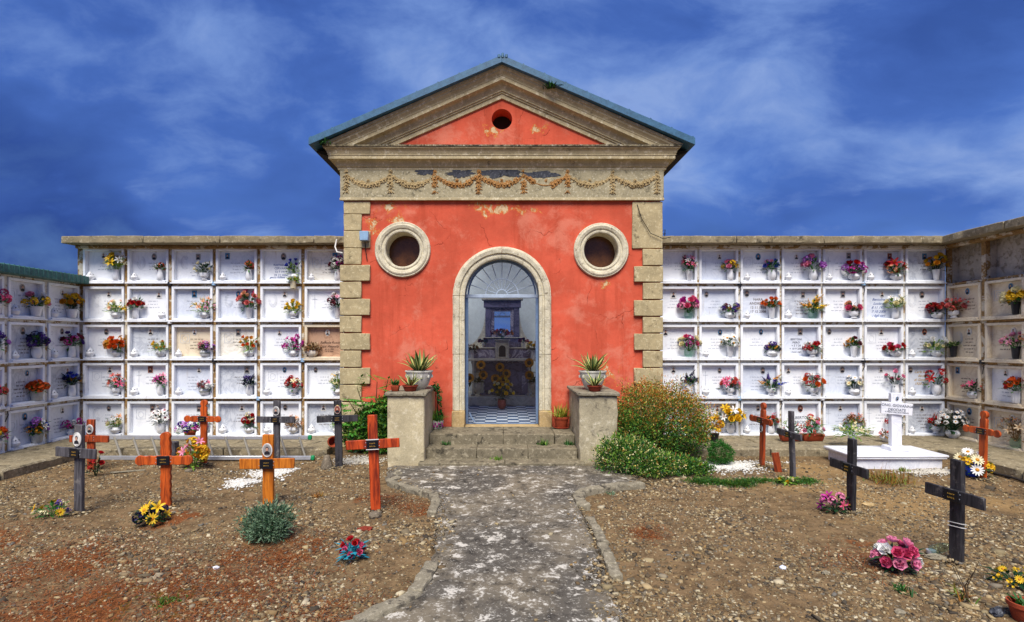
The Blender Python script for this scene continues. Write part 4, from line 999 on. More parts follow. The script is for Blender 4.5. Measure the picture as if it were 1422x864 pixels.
row('R', 1, 'rose:pink rose:magenta rose:pink puff:rose|glass|13|.18|.24|.058|', 'puff:burgundy puff:purple puff:yellow|bowl|8|.12|.15|.045|', 'tulip:orange tulip:orange|cone|11|.13|.17|.048|l', 'spike:gold spike:yellow|glass|8|.17|.20|.06|l',
    'rose:pink rose:peach|foot|4|.12|.20|.06|1', 'spray:cream rose:cream lily:white|tall|10|.13|.20|.045|2', 'rose:coral puff:burgundy rose:red|bowl|10|.15|.18|.055|1')
row('R', 2, 'rose:pink rose:cream puff:magenta|glass|13|.17|.20|.052|', 'daisy:white daisy:white|cone|7|.12|.16|.06|l', 'puff:navy puff:purple spray:gold|bowl|9|.12|.14|.042|', 'rose:red puff:red puff:white|foot|9|.15|.14|.048|',
    'puff:gold rose:burgundy|cone|6|.10|.15|.05|', 'rose:pink rose:red|bowl|7|.16|.14|.05|', 'rose:white tulip:cream|bowl|9|.15|.22|.045|l2')
row('R', 3, 'spike:navy puff:navy|tall|7|.10|.17|.045|', 'lily:pink rose:coral lily:white|foot|10|.16|.20|.052|l1', 'spike:purple spike:gold spike:blue|foot|9|.12|.17|.05|', 'puff:red rose:orange lily:white|foot|10|.15|.22|.055|l',
    'daisy:white daisy:cream|bowl|9|.11|.22|.04|1', 'rose:rose tulip:pink|tall|6|.12|.24|.04|1', 'puff:red lily:red|round|6|.15|.20|.06|l')
row('R', 4, 'spray:white|bowl|5|.10|.12|.04|', 'lily:white lily:gold rose:yellow lily:yellow|round|15|.21|.26|.07|', 'rose:coral lily:orange spray:rose|tall|6|.10|.16|.045|l', 'puff:coral spray:cream|glass|4|.08|.15|.045|',
    'puff:brown spray:orange|cube|11|.15|.18|.045|', 'tulip:white puff:red tulip:cream|bowl|10|.13|.28|.042|l1', 'puff:red spray:orange|foot|8|.12|.20|.05|l')
row('B', 1, 'spray:coral rose:salmon|foot|9|.15|.16|.05|4x', 'rose:yellow rose:cream puff:yellow|dark|13|.19|.22|.06|', 'puff:red rose:white|round|9|.14|.18|.05|l')
row('B', 2, 'spray:green|dark|5|.08|.06|.035|1x', 'rose:rose puff:peach lily:rose|dark|9|.15|.17|.048|', 'rose:yellow puff:gold|bowl|9|.14|.18|.05|')
row('B', 3, 'lily:pink lily:coral|bowl|6|.14|.19|.05|1', 'tulip:red tulip:orange|fluted|11|.15|.20|.055|', 'lily:white rose:rose|tall|8|.13|.19|.05|l')
row('B', 4, '', 'lily:beige spray:brown lily:white|glass|12|.18|.26|.05|4', 'puff:magenta rose:pink|bowl|9|.15|.17|.05|')
GEO = dict(L=(-7.351, .775, .715), R=(2.706, .7216, .682), G=(.06, .715, .645), B=(.06, .75, .665))
q = random.Random(99)
for (key, r, c), s in T.items():
    if not s: continue
    hs, vk, n_, rx, hz, rad, fl_ = s.split('|'); u0, pt, fw = GEO[key]; rz = WALLS[key][0].rotation_euler.z
    heads = []
    for h in hs.split():
        k, cc = h.split(':'); a, _, b = cc.partition('/'); heads.append((k, a, b or None))
    far = 'x' in fl_; lm = int(''.join(ch for ch in fl_ if ch.isdigit()) or 0)
    du = fw/2-.042-.095; du = (-du if far else du)+q.uniform(-.01, .01)
    if key == 'G': du *= .95
    u = u0+c*pt+fw/2+du; z = ZB[r]+.0425
    cols = []; kinds = []
    for k, a, b in heads:
        w1 = CW.get(a, a)
        if w1 not in cols: cols.append(w1)
        if KW[k] not in kinds: kinds.append(KW[k])
    vw = VW[vk]; nm = ' and '.join(cols[:2])+' '+kinds[0]
    lab = f'{nm} in {vw}, {where(key, r, c)}'
    if len(lab.replace(',', '').split()) > 16: lab = f'{cols[0]} {kinds[0]} in {vw}, {where(key, r, c)}'
    t = thing('flower_vase', tuple(world_of(key, u, -.022, z)), lab, 'flowers', 'flower vases set on the niche fronts', rz)
    vm, mt = vase_mesh(vk); obj('vase', vm, t, None, (0, 0, q.uniform(0, 6) if vk != 'cube' else 0))
    bouquet(t, (0, 0, mt), heads, max(4, int(int(n_)*1.15)), float(rx)*1.06*(v_ := q.uniform(.85, 1.2)), float(hz)*1.1*v_, float(rad)*1.08, q, 30, lm, ymax=.045)
    if 'l' in fl_:
        lu = u0+c*pt+fw/2-math.copysign(fw/2-.042-.075, du)
        lt = thing('votive_lamp', tuple(world_of(key, lu, -.02, z)), f'small white votive lamp, {where(key, r, c)}', 'lamp', 'votive lamps on the niche fronts', rz)
        sc = q.uniform(.9, 1.2); lt.scale = (sc,)*3
        obj('lamp_bowl', lamp_m[0], lt); obj('lamp_lid', lamp_m[1], lt)
# a second little pot clipped under the blue flowers
t = thing('flower_vase', tuple(world_of('L', GEO['L'][0]+4*.775+.60, -.09, ZB[0]-.115)), 'small yellow-green plant in pale pot hung below the blue tulips', 'flowers', 'flower vases set on the niche fronts')
MB().lathe([(.04, 0), (.048, .01), (.05, .12), (.056, .13), (.05, .13)], 16).build('vase', M['cream_ceramic'], t, smooth=35)
bouquet(t, (0, 0, .12), [('spray', 'green', 'yellow')], 6, .08, .09, .04, q, 20, 2, .03)
# broken bricks left in an open niche
for i, (u, y, ln) in enumerate(((.30, .12, .13), (.46, .16, .10))):
    b = MB().box(-ln/2, ln/2, -.04, .04, 0, .045).build('broken_brick', M['terracotta'], None, world_of('B', u, y, ZB[1]+FH+.0215), bevel=.006, cut=.05, rough=.01)
    tag(b, ('longer' if i == 0 else 'shorter')+' broken brick lying in the open niche at the corner', 'brick')

# ================================================================ grave crosses
def cross_outline(Wd, L, style, n_=8):
    """vertical-board outline x,z, base at z=0"""
    w_ = Wd/2
    if style == 'plain': return [(-w_, 0), (w_, 0), (w_, L), (-w_, L)]
    o = [(-w_, 0), (w_, 0)]
    if style == 'scallop':
        st = .045; z = .1; o.append((w_, .06)); right = []
        while z < L-Wd*.6: right.append((w_*(1 if int(z/st) % 2 else .86), z)); z += st
        o += right; o += [(w_*1.05*math.cos(a), L-w_+w_*math.sin(a)) for a in [math.pi*k/8 for k in range(9)]]
        o += [(-x, z) for x, z in right[::-1]]; o.append((-w_, .06))
    else:  # trefoil-like rounded end
        o += [(w_, L-w_*2.5), (w_*.72, L-w_*2.2), (w_*.72, L-w_*1.9)]
        o += [(w_*1.12*math.cos(a), L-w_*1.1+w_*1.1*math.sin(a)) for a in [-.55+(math.pi+1.1)*k/12 for k in range(13)]]
        o += [(-w_*.72, L-w_*1.9), (-w_*.72, L-w_*2.2), (-w_, L-w_*2.5)]
    return o
def oval_photo(parent, x, y, z, rw, rh, rim, bg='photo_white'):
    o = obj('portrait', portrait_mesh('oval', bg), parent, (x, y, z), None, (rw/.045, 1.0, rh/.062))
    vs = []; ns = 24
    for k in range(ns):
        a = 2*math.pi*k/ns
        for s, yy in ((1.0, 0), (1.10, 0), (1.10, -.008), (1.02, -.010)): vs.append((x+rw*s*math.cos(a), y+.006+yy, z+rh*s*math.sin(a)))
    MB().add(vs, [(4*k+j, 4*k+(j+1) % 4, 4*((k+1) % ns)+(j+1) % 4, 4*((k+1) % ns)+j) for k in range(ns) for j in range(4)]).build('portrait_rim', rim, parent)
BASES = []
def cross(px, py, hz, za, al, wood_, style, lab, rz=0, lean=0, pw=.095, th=.042, plaque='black', photo=None, bolts=False, wire=False, under=False, Y=None):
    x, y, z = gp(px, py) if Y is None else ((px-CX)*Y/F, Y, hgt((px-CX)*Y/F, Y))
    t = thing('grave_cross', (x, y, z-.02), lab, 'cross', 'wooden crosses on the graves', rz); t.rotation_euler = (R(rnd.uniform(-1.5, 1.5)), R(lean), rz)
    BASES.append((x, y)); hz += .02; za += .02; m = M[wood_]
    MB().prism(cross_outline(pw, hz, style), -th/2, th/2).build('post', m, t, bevel=.005, cut=.10, rough=.006, seed=px)
    half = al/2; arms = MB(); s2 = 'plain' if style == 'plain' else style
    ol = cross_outline(pw*.95, half, s2)
    L_ = [(-zz, xx) for xx, zz in ol]; Rr = [(zz, -xx) for xx, zz in ol]
    yo = -th*.5-.002
    arms.prism([(a, b) for a, b in Rr], yo-th*.6, yo); o1 = arms.build('crossbar', m, t, (0, 0, za), bevel=.005, cut=.10, rough=.005, seed=px)
    a2 = MB(); a2.prism([(a, b) for a, b in L_], yo-th*.6, yo); a2.build('crossbar', m, t, (0, 0, za), bevel=.005, cut=.10, rough=.005, seed=px+3)
    o1.rotation_euler = (0, R(rnd.uniform(-1.2, 1.2)), 0)
    fy = yo-th*.6
    if plaque:
        MB().box(-pw*.62, pw*.62, fy-.012, fy-.003, za-pw*.46, za+pw*.46).build('plaque', M['plaque_black'], t, bevel=.003)
        if plaque == 'edge': 
            for sg in (-1, 1): MB().box(-pw*.66, pw*.66, fy-.010, fy-.002, za+sg*pw*.5-.004, za+sg*pw*.5+.004).build('plaque_edge', M['photo_white'], t)
        g = scribble_mesh(3, pw*.9, 2, 'engrave_gold', .012, .03); obj('lettering', g, t, (0, fy-.0125, za+.008))['kind'] = 'stuff'
    if photo: 
        pz = za-(pw*.5+photo[1]+.03) if under else za+pw*.55+photo[1]+.012
        oval_photo(t, 0, -th/2-.008, pz, photo[0], photo[1], M[photo[2]], photo[3])
    for sx_, sz_ in ((-.33, .02), (-.36, -.02), (.33, -.015), (.35, .022)): MB().ico((sx_*half*.75, fy-.001, za+sz_), .0055, 0, (1, .5, 1)).build('screw', M['aluminium'], t)
    if bolts:
        for sx_ in (-.6, .6): MB().ico((sx_*half, fy-.002, za), .008).build('bolt', M['cable'], t)
    if wire:
        for k in range(2):
            zz = hz*.40-k*.03; w2 = pw/2+.004; d2 = th/2+.004
            MB().tube([(-w2, -d2, zz), (w2, -d2, zz+.012), (w2, d2, zz+.004), (-w2, d2, zz-.006), (-w2, -d2, zz)], .004, 5).build('wire_band', M['wire_white'], t)
    return t
cross(110, 713, .92, .635, .55, 'wood_grey', 'plain', 'weathered grey wooden cross with a white oval portrait, closest to the green-coped wing', R(-16), 0, .105, photo=(.052, .066, 'photo_white', 'photo_white'))
cross(127, 655, .72, .46, .54, 'wood_rust', 'plain', 'red-brown wooden cross with oval portrait, partly hidden behind the grey cross', 0, 0, .10, photo=(.045, .06, 'photo_white', 'photo_grey'), plaque=None)
cross(231, 703, .78, .49, .585, 'wood_orange', 'scallop', 'orange wooden cross with scalloped edges and a black plaque', R(3), -.6, .105)
cross(283, 645, .93, .66, .53, 'wood_orange', 'trefoil', 'tall orange cross with rounded ends, in front of the ladder', 0, .6, .09)
cross(373, 703, .78, .47, .595, 'wood_amber', 'plain', 'amber wooden cross with white-rimmed oval portrait behind the silvery plant', 0, -.4, .115, photo=(.05, .068, 'photo_white', 'photo_grey'))
cross(384, 640, .95, .675, .575, 'wood_grey', 'plain', 'dark grey cross with oval portrait standing before the ladder', R(-6), -.3, .095, photo=(.048, .06, 'photo_white', 'photo_grey'), bolts=True, Y=7.86)
cross(471, 650, .95, .695, .565, 'wood_black', 'plain', 'dark cross with bronze-rimmed oval portrait beside the leafy shrub', R(4), -1.6, .10, photo=(.044, .058, 'brass', 'photo_warm'))
cross(522, 710, 1.0, .70, .55, 'wood_red', 'plain', 'bright orange-red plain cross nearest the path', R(3), -2.2, .10, plaque='edge')
PZ = R(-90)
cross(1058, 648, .90, .655, .56, 'wood_rust', 'trefoil', 'rust-red cross with rounded ends beside the white pebbles', R(-84), .6, .09, photo=(.03, .045, 'photo_white', 'photo_grey'), under=True)
cross(1101, 668, .88, .59, .58, 'wood_grey', 'plain', 'slim grey-black cross by the strip of green ground cover', PZ, -.5, .085)
cross(1182, 712, .76, .46, .58, 'wood_black', 'plain', 'black cross standing in front of the white marble tomb', R(-88), .3, .10)
cross(1328, 782, .83, .545, .50, 'wood_black', 'plain', 'black cross with white wire bands round its post', R(-82), .3, .10, wire=True)
cross(1364, 664, .88, .62, .50, 'wood_orange', 'trefoil', 'orange cross with rounded ends beside the marble tomb', R(-84), 1.0, .09)

# ================================================================ marble tomb
tx, ty_, tz = gp(1238, 650)
tomb = thing('marble_tomb', (0, 0, 0), 'white marble tomb with an upright stele and lettered plaque', 'tomb')
xa, ya, _ = gp(1157, 645, 0); xb, yb, _ = gp(1318, 652, 0)
mt_ = M['marble_tomb']; x0, x1 = 4.80, 6.12; y0, y1 = 7.50, 8.22
MB().box(x0+.06, x1-.06, y0+.05, y1-.03, -.06, .135).build('base', mt_, tomb, bevel=.008)
MB().box(x0+.02, x1-.02, y0+.01, y1, .1355, .158).build('moulding', mt_, tomb, bevel=.008)
MB().box(x0, x1, y0, y1, .1585, .195).build('slab', mt_, tomb, bevel=.012)
MB().box(x0+.14, x1-.5, y0+.16, y1-.16,   .1952, .203).build('inset_panel', mt_, tomb, bevel=.003)
px0 = 5.62; py0 = 7.85
MB().box(px0-.13, px0+.13, py0-.11, py0+.11, .1955, .265).build('stele_foot', mt_, tomb, bevel=.012)
MB().box(px0-.075, px0+.075, py0-.035, py0+.035, .2655, 1.02).build('stele', mt_, tomb, bevel=.006)
pl = obj('plaque', MB().box(-.21, .21, -.012, .012, -.085, .085).mesh('plaque', [mt_], bevel=.004), tomb, (px0-.015, py0-.049, .80), (0, R(4.5), R(-6)))
obj('lettering', text_mesh('ONG. GIOVANNA\nDEODATE', .052, 'engrave_dark'), pl, (0, -.0135, .025))['kind'] = 'stuff'; obj('lettering', text_mesh('A PIERO DEL SUO FIGLIO', .028, 'engrave_dark'), pl, (0, -.0135, -.062))['kind'] = 'stuff'
oval_photo(tomb, px0, py0-.042, .945, .02, .028, M['photo_white'], 'photo_blue')

# ================================================================ ladder lying on edge
lad = thing('ladder', (0, 0, 0), 'aluminium ladder with green end caps lying on edge against the walkway', 'ladder')
ya_, yb_ = 8.10, 8.31; za_, zb_ = .035, .30
def lx(px, Y): return (px-CX)*Y/F
MB().box(lx(152, yb_), lx(428, yb_), yb_-.016, yb_+.016, zb_-.03, zb_+.03).build('rail', M['aluminium'], lad, bevel=.006)
MB().box(lx(138, ya_), lx(432, ya_), ya_-.016, ya_+.016, za_-.03, za_+.03).build('rail', M['aluminium'], lad, bevel=.006)
for k in range(11):
    p = 160+k*25.6
    MB().tube([(lx(p, yb_), yb_-.01, zb_), (lx(p+8, ya_), ya_+.01, za_)], .017, 8).build('rung', M['rung_grey'], lad)
for Y_, z_, p in ((yb_, zb_, 428), (ya_, za_, 432)):
    MB().box(lx(p, Y_)+.001, lx(p+5, Y_), Y_-.024, Y_+.024, z_-.036, z_+.036).build('end_cap', M['cap_green'], lad, bevel=.01)
# ================================================================ inside the chapel
AX = DX
altar = thing('altar', (AX, 12.0, .342), 'grey-violet marble altar with mirror retable and scrolled sides inside the chapel', 'altar')
def ab(name, x0, x1, y0, y1, z0, z1, m, bev=.006, par=None): return MB().box(x0, x1, y0-12, y1-12, z0-.342, z1-.342).build(name, M[m], par or altar, bevel=bev)
ab('altar_step', -1.6, 1.6, 12.0, 13.5, .3485, .545, 'marble_cream', .012)
ab('altar_block', -.66, .66, 12.42, 12.78, .546, 1.318, 'marble_violet')
ab('front_panel', -.40, .44, 12.40, 12.419, .60, 1.28, 'marble_purple')
ab('side_panel', -.62, -.42, 12.40, 12.419, .60, 1.28, 'marble_cream')
for x in (-.70, .56):
    MB().lathe([(.055, 0), (.055, .03), (.035, .05), (.03, .60), (.038, .70), (.055, .73), (.055, .772)], 14, (x+.05, 12.345-12, .205)).build('colonnette', M['marble_cream'], altar, smooth=35)
ab('mensa', -.80, .80, 12.28, 12.8, 1.319, 1.372, 'marble_cream', .01)
ab('gradine', -.78, .78, 12.62, 13.1, 1.373, 1.60, 'marble_violet'); ab('gradine_ledge', -.80, .80, 12.60, 13.1, 1.601, 1.625, 'marble_cream')
ab('plinth_block', -.44, .44, 12.86, 13.2, 1.626, 1.84, 'marble_purple'); ab('ledge', -.46, .46, 12.84, 13.2, 1.841, 1.86, 'marble_cream')
for x0, x1 in ((-.40, -.27), (.27, .40)): ab('pilaster', x0, x1, 12.92, 13.2, 1.861, 2.56, 'marble_purple')
for x0, x1 in ((-.268, -.192), (.192, .268)): ab('mirror_frame', x0, x1, 12.95, 13.2, 1.861, 2.56, 'marble_violet')
ab('mirror_frame', -.191, .191, 12.95, 13.2, 2.475, 2.56, 'marble_violet'); ab('mirror_frame', -.191, .191, 12.95, 13.2, 1.861, 1.955, 'marble_violet')
o = ab('mirror', -.19, .19, 13.0, 13.02, 1.956, 2.474, 'mirror', 0)
ab('lintel', -.44, .44, 12.90, 13.2, 2.561, 2.73, 'marble_purple'); ab('cornice', -.49, .49, 12.84, 13.2, 2.731, 2.80, 'marble_cream', .02)
crest = MB()
for k in range(13): crest.ico((-.38+k*.0635, .9, 2.83-.342), .04, 0, (1, .7, 1))
crest.build('crest', M['marble_cream'], altar)
for sg in (-1, 1):
    o_ = [(sg*.405, 1.63)]
    cv = [(sg*(.90-.49*math.sin(t*1.57)), 1.63+.80*(1-math.cos(t*1.57))+.02) for t in [k/12 for k in range(13)]]
    pts = [(sg*.405, 1.627), (sg*.90, 1.627)]+cv[1:]
    if sg < 0: pts = pts[::-1]
    MB().prism([(x, z-.342) for x, z in pts], 1.0, 1.12).build('scroll', M['marble_cream'], altar, smooth=50)
tab = MB(); ar = [(.075*math.cos(a), 1.60+.075*math.sin(a)) for a in [math.pi*k/10 for k in range(11)]]
ab('tabernacle', -.155, .155, 12.36, 12.60, 1.373, 1.78, 'marble_cream', .012)
MB().prism([(x, z-.342) for x, z in [(-.075, 1.42), (.075, 1.42)]+ar], .352, .3595).build('tabernacle_dark_niche', M['photo_dark'], altar, smooth=0)  # flat dark plate painted in place of the arched niche's shaded recess
for sg in (-1, 1): MB().lathe([(.016, 0), (.012, .02), (.012, .30), (.018, .33)], 8, (sg*.115, .345, 1.40-.342)).build('colonnette', M['marble_cream'], altar)
ab('tabernacle_cap', -.18, .18, 12.33, 12.62, 1.781, 1.805, 'marble_cream')
def flowers_at(name, lab, loc, vk, spec, n_, rx, hz, rad, lm=0, sc=1, leaves=28, ymax=9., cat='flowers', group=None, up=.55, flat=.9, llen=1.0):
    t = thing(name, loc, lab, cat, group); mt = .02
    if vk: vm, mt = vase_mesh(vk); v = obj('pot' if vk in ('terra', 'blackpot', 'pot', 'bigpot') else 'vase', vm, t, None, None, sc); mt *= sc
    heads = []
    for h in spec.split():
        k, cc = h.split(':'); a, _, b = cc.partition('/'); heads.append((k, a, b or None))
    bouquet(t, (0, 0, mt), heads, n_, rx, hz, rad, q, leaves, lm, ymax, flat, up, llen); return t
G2 = 'flowers inside the chapel'
def sunflowers(lab, px, Y, vk, z0, pts, lm=1):
    x = (px-CX)*Y/F; t = thing('sunflower_vase', (x, Y, z0), lab, 'flowers', G2); vm, mt = vase_mesh(vk); obj('vase', vm, t); fol = MB()
    for i, (a, b) in enumerate(pts):
        P = Vector(at(a, b, Y-.05))-Vector((x, Y, z0)); o = obj('flower', head('sunflower', 'gold', 'choc'), t, tuple(P), (R(80+q.uniform(-12, 12)), 0, q.uniform(-.4, .4)), .105)
        fol.tube([(0, 0, mt-.05), (P.x*.5, .02, (mt+P.z)*.5), (P.x, P.y+.03, P.z)], .008, 5)
        for _ in range(6): blade(fol, (P.x*q.random(), 0, mt+(P.z-mt)*q.random()), (q.uniform(-1, 1), q.uniform(-.6, .3), q.uniform(-.3, .7)), .16, .04, 0)
    for _ in range(24): blade(fol, (q.uniform(-.05, .05), 0, mt), (q.uniform(-1, 1), q.uniform(-.8, .2), q.uniform(0, 1)), q.uniform(.12, .25), .03, 0)
    fol.build('foliage', [LEAF[lm]], t, smooth=0)
sunflowers('sunflowers in a cream urn beside the pale altar panel', 664, 12.15, 'urn', .545, [(668, 507), (671, 521), (652, 525)])
sunflowers('sunflowers in a dark vase at the middle of the altar front', 692, 12.2, 'dark', .545, [(694, 510), (703, 519), (688, 526), (699, 527)])
sunflowers('sunflowers in a cream urn beside the altar colonnette', 741, 12.12, 'urn', .545, [(735, 504), (735, 521)])
flowers_at('flower_vase', 'pale yellow roses in a round red vase on the chapel floor', ((697-CX)*11.45/F, 11.45, .348), 'red', 'rose:yellow rose:cream tulip:yellow', 20, .25, .46, .052, 1, 1.0, 50, group=G2)
flowers_at('flower_vase', 'burgundy and yellow bouquet on top of the tabernacle', (AX, 12.46, 1.805), 'glass', 'puff:burgundy rose:coral lily:brown rose:gold', 12, .24, .16, .06, 1, .6, 20, group=G2)
flowers_at('flower_vase', 'small dark red bouquet on the altar ledge near the red bouquet', (AX-.44, 12.7, 1.626), 'cone', 'rose:burgundy puff:navy', 7, .1, .1, .045, 1, .6, 14, group=G2)
flowers_at('flower_vase', 'small crimson bouquet on the altar ledge near the yellow rose', (AX+.50, 12.7, 1.626), 'cone', 'rose:burgundy puff:red', 7, .1, .1, .045, 1, .6, 14, group=G2)
flowers_at('flower_vase', 'yellow roses standing at the edge of the altar mensa', (AX+.70, 12.5, 1.373), 'tall', 'rose:yellow rose:cream', 5, .12, .2, .06, 1, 1, 20, group=G2)
flowers_at('flower_vase', 'dark leafy bouquet with rusty flowers at the edge of the altar mensa', (AX-.70, 12.5, 1.373), 'tall', 'rose:brown puff:burgundy', 5, .13, .18, .05, 1, 1, 40, group=G2)

# ================================================================ potted plants on the cheek walls and landing
def strap_leaf(stripe, wd=.028):
    mb = MB(); n_ = 7; L = 1.0
    for k in range(n_+1):
        t = k/n_; w_ = wd/.3*(.75+.9*t-1.65*t*t)*1.0+.004; z = t*L; y = -.10*math.sin(t*2.2)+.28*t*t
        for s, m_ in ((-1, 0), (-.55, 1), (0, 2), (.55, 1), (1, 0)): mb.v.append((s*w_, y-abs(s)*w_*.55*-1, z))
    for k in range(n_):
        for j in range(4):
            a = 5*k+j; mb.f.append((a, a+1, a+6, a+5)); mb.m.append(0 if j in (0, 3) else 1)
    return mb.mesh('leaf', stripe, smooth=60)
SL_ = strap_leaf([leafmat('agave_edge', ['c9c17a', 'b8b46a'], .5, .1), leafmat('agave_mid', ['3a5a2c', '4a6d33', '2f4f28'], .5, .1)])
def rosette(t, z, n_, L, qd, tilt=(12, 68)):
    for i in range(n_):
        u = (i+.5)/n_; a = i*2.399+qd.uniform(-.2, .2); el = R(tilt[0]+(tilt[1]-tilt[0])*u**.8+qd.uniform(-6, 6)); s = L*qd.uniform(.75, 1.1)
        o = obj('leaf', SL_, t, (.02*math.cos(a), .02*math.sin(a), z), None, s)
        d = Vector((math.sin(el)*math.cos(a), math.sin(el)*math.sin(a), math.cos(el)))
        o.rotation_euler = d.to_track_quat('Z', 'Y').to_euler() if i % 3 == 0 else (Matrix.Rotation(a-R(90), 3, 'Z') @ Matrix.Rotation(-el*.85, 3, 'X')).to_euler()
def agave(lab, loc, kind, L, n_, sc=1.0):
    t = thing('potted_agave', loc, lab, 'potted plant', 'agave pots on the cheek walls'); qd = random.Random(lab)
    if kind == 'urn':
        MB().lathe([(.085, 0), (.10, .012), (.14, .06), (.178, .16), (.195, .235), (.20, .26), (.212, .265), (.212, .285), (.19, .285), (.18, .24)], 26).build('pot', M['urn_white'], t, smooth=35, rough=.005); z = .26
        for k in range(10):
            a = 2*math.pi*k/10; MB().ico((.195*math.cos(a), .195*math.sin(a), .20), .02, 0, (1, 1, 1.6)).build('pot_relief', M['urn_white'], t)
    else:
        MB().lathe([(.09*sc, 0), (.10*sc, .01), (.128*sc, .085*sc), (.14*sc, .088*sc), (.14*sc, .11*sc), (.125*sc, .11*sc), (.118*sc, .09*sc)], 22).build('pot', M['terracotta_dark'], t, smooth=35); z = .095*sc
    MB().lathe([(0, z-.005), (.17 if kind == 'urn' else .118*sc, z-.012)], 16).build('soil', M['bark'], t)
    rosette(t, z, n_, L, qd)
agave('striped agave in a white urn on the smooth cheek wall', (*at(582, 541, 8.35)[:1], 8.35, 1.03), 'urn', .36, 26)
agave('small striped agave in a terracotta bowl before the white urn, smooth cheek wall', (*at(570, 545, 8.02)[:1], 8.0, 1.03), 'bowl', .25, 12, .82)
agave('striped agave in a white urn on the flaking cheek wall', (*at(823, 540, 8.3)[:1], 8.3, 1.03), 'urn', .34, 26)
agave('small striped agave in a terracotta bowl on the flaking cheek wall', (*at(826, 545, 7.98)[:1], 7.98, 1.03), 'bowl', .25, 12, .8)
t = thing('potted_succulent', (at(549, 545, 8.0)[0], 8.0, 1.03), 'tiny plant in a square terracotta pot at the corner of the cheek wall', 'potted plant')
mb = MB(); mb.add([(-.045, -.045, 0), (.045, -.045, 0), (.045, .045, 0), (-.045, .045, 0), (-.06, -.06, .085), (.06, -.06, .085), (.06, .06, .085), (-.06, .06, .085)], [(0,3,2,1), (0,1,5,4), (1,2,6,5), (2,3,7,6), (3,0,4,7), (4,5,6,7)]); mb.build('pot', M['terracotta'], t, bevel=.006)
fol = MB()
for _ in range(46): blade(fol, (q.uniform(-.04, .04), q.uniform(-.04, .04), .085), (q.uniform(-1, 1), q.uniform(-1, 1), q.uniform(.4, 1.6)), q.uniform(.05, .13), .012, 0)
fol.build('foliage', [LEAF[0]], t, smooth=0)
def tuft(t, z, n_, L, qd, mats, wd=.009, spread=1.0, name='foliage', r0=.03):
    mb = MB()
    for i in range(n_):
        a = qd.uniform(0, 6.28); e = qd.uniform(.15, spread); l_ = L*qd.uniform(.6, 1.15); c, s = math.cos(a), math.sin(a)
        p0 = Vector((qd.gauss(0, r0), qd.gauss(0, r0), z)); pts = [p0+Vector((c*l_*e*u, s*l_*e*u, l_*(1.15-.3*e)*(u-.55*e*u*u))) for u in (0, .4, .75, 1)]
        sv = Vector((-s, c, 0)); vs = []
        for k, p in enumerate(pts): w_ = wd*(1, .9, .6, .1)[k]; vs += [p+sv*w_, p-sv*w_]
        mb.add(vs, [(0, 1, 3, 2), (2, 3, 5, 4), (4, 5, 7, 6)], i % len(mats))
    mb.build(name, mats, t, smooth=0)
t = thing('spider_plant', (at(779, 592, 8.9)[0], 8.86, .355), 'spider plant in a terracotta pot on the landing by the door', 'potted plant')
MB().lathe([(.085, 0), (.09, .01), (.115, .15), (.125, .155), (.125, .19), (.11, .19), (.105, .16)], 22).build('pot', M['terracotta'], t, smooth=35)
MB().lathe([(.10, 0), (.13, .02), (.12, .022)], 20, (0, 0, -.004)).build('saucer', M['terracotta_dark'], t)
tuft(t, .17, 90, .26, q, [leafmat('spider', ['7d8a2e', 'a8a83f', '5c7a2a', 'b09a3c'])], .008, 1.1, r0=.05)
t = thing('patterned_pot', (at(607, 594, 8.8)[0], 8.82, .355), 'white pot with pink flower pattern and trailing plant by the smooth cheek wall', 'potted plant')
MB().lathe([(.075, 0), (.08, .01), (.10, .10), (.105, .13), (.095, .13)], 20).build('pot', M['urn_white'], t, smooth=35)
mb = MB()
for k in range(9): a = -2.6+k*.28; mb.ico((.094*math.cos(a), .094*math.sin(a), .05+.04*(k % 2)), .022, 0, (.8, .8, 1))
mb.build('pot_pattern', fmat('magenta'), t); tuft(t, .12, 60, .22, q, [LEAF[0], LEAF[2]], .01, 1.2, r0=.05)
# ivy over the inner edge of the smooth cheek wall
t = thing('ivy', (-1.10, 8.7, 1.03), 'trailing ivy hanging over the inner side of the smooth cheek wall', 'plant')
st = [(-.05, 0, .03), (.015, .02, .02), (.045, .05, -.10), (.04, .1, -.30), (.06, .14, -.50), (.03, .1, -.66)]
MB().tube(st, .008, 5).build('stem', M['bark'], t); mb = MB()
for _ in range(150):
    k = q.randrange(5); p = Vector(st[k]).lerp(Vector(st[k+1]), q.random())+Vector((q.uniform(0, .05), q.gauss(0, .05), q.gauss(0, .03)))
    blade(mb, p, (q.uniform(.1, 1), q.uniform(-1, 1), q.uniform(-1, .4)), q.uniform(.04, .08), .022, 0)
mb.build('foliage', [LEAF[0]], t, smooth=0)

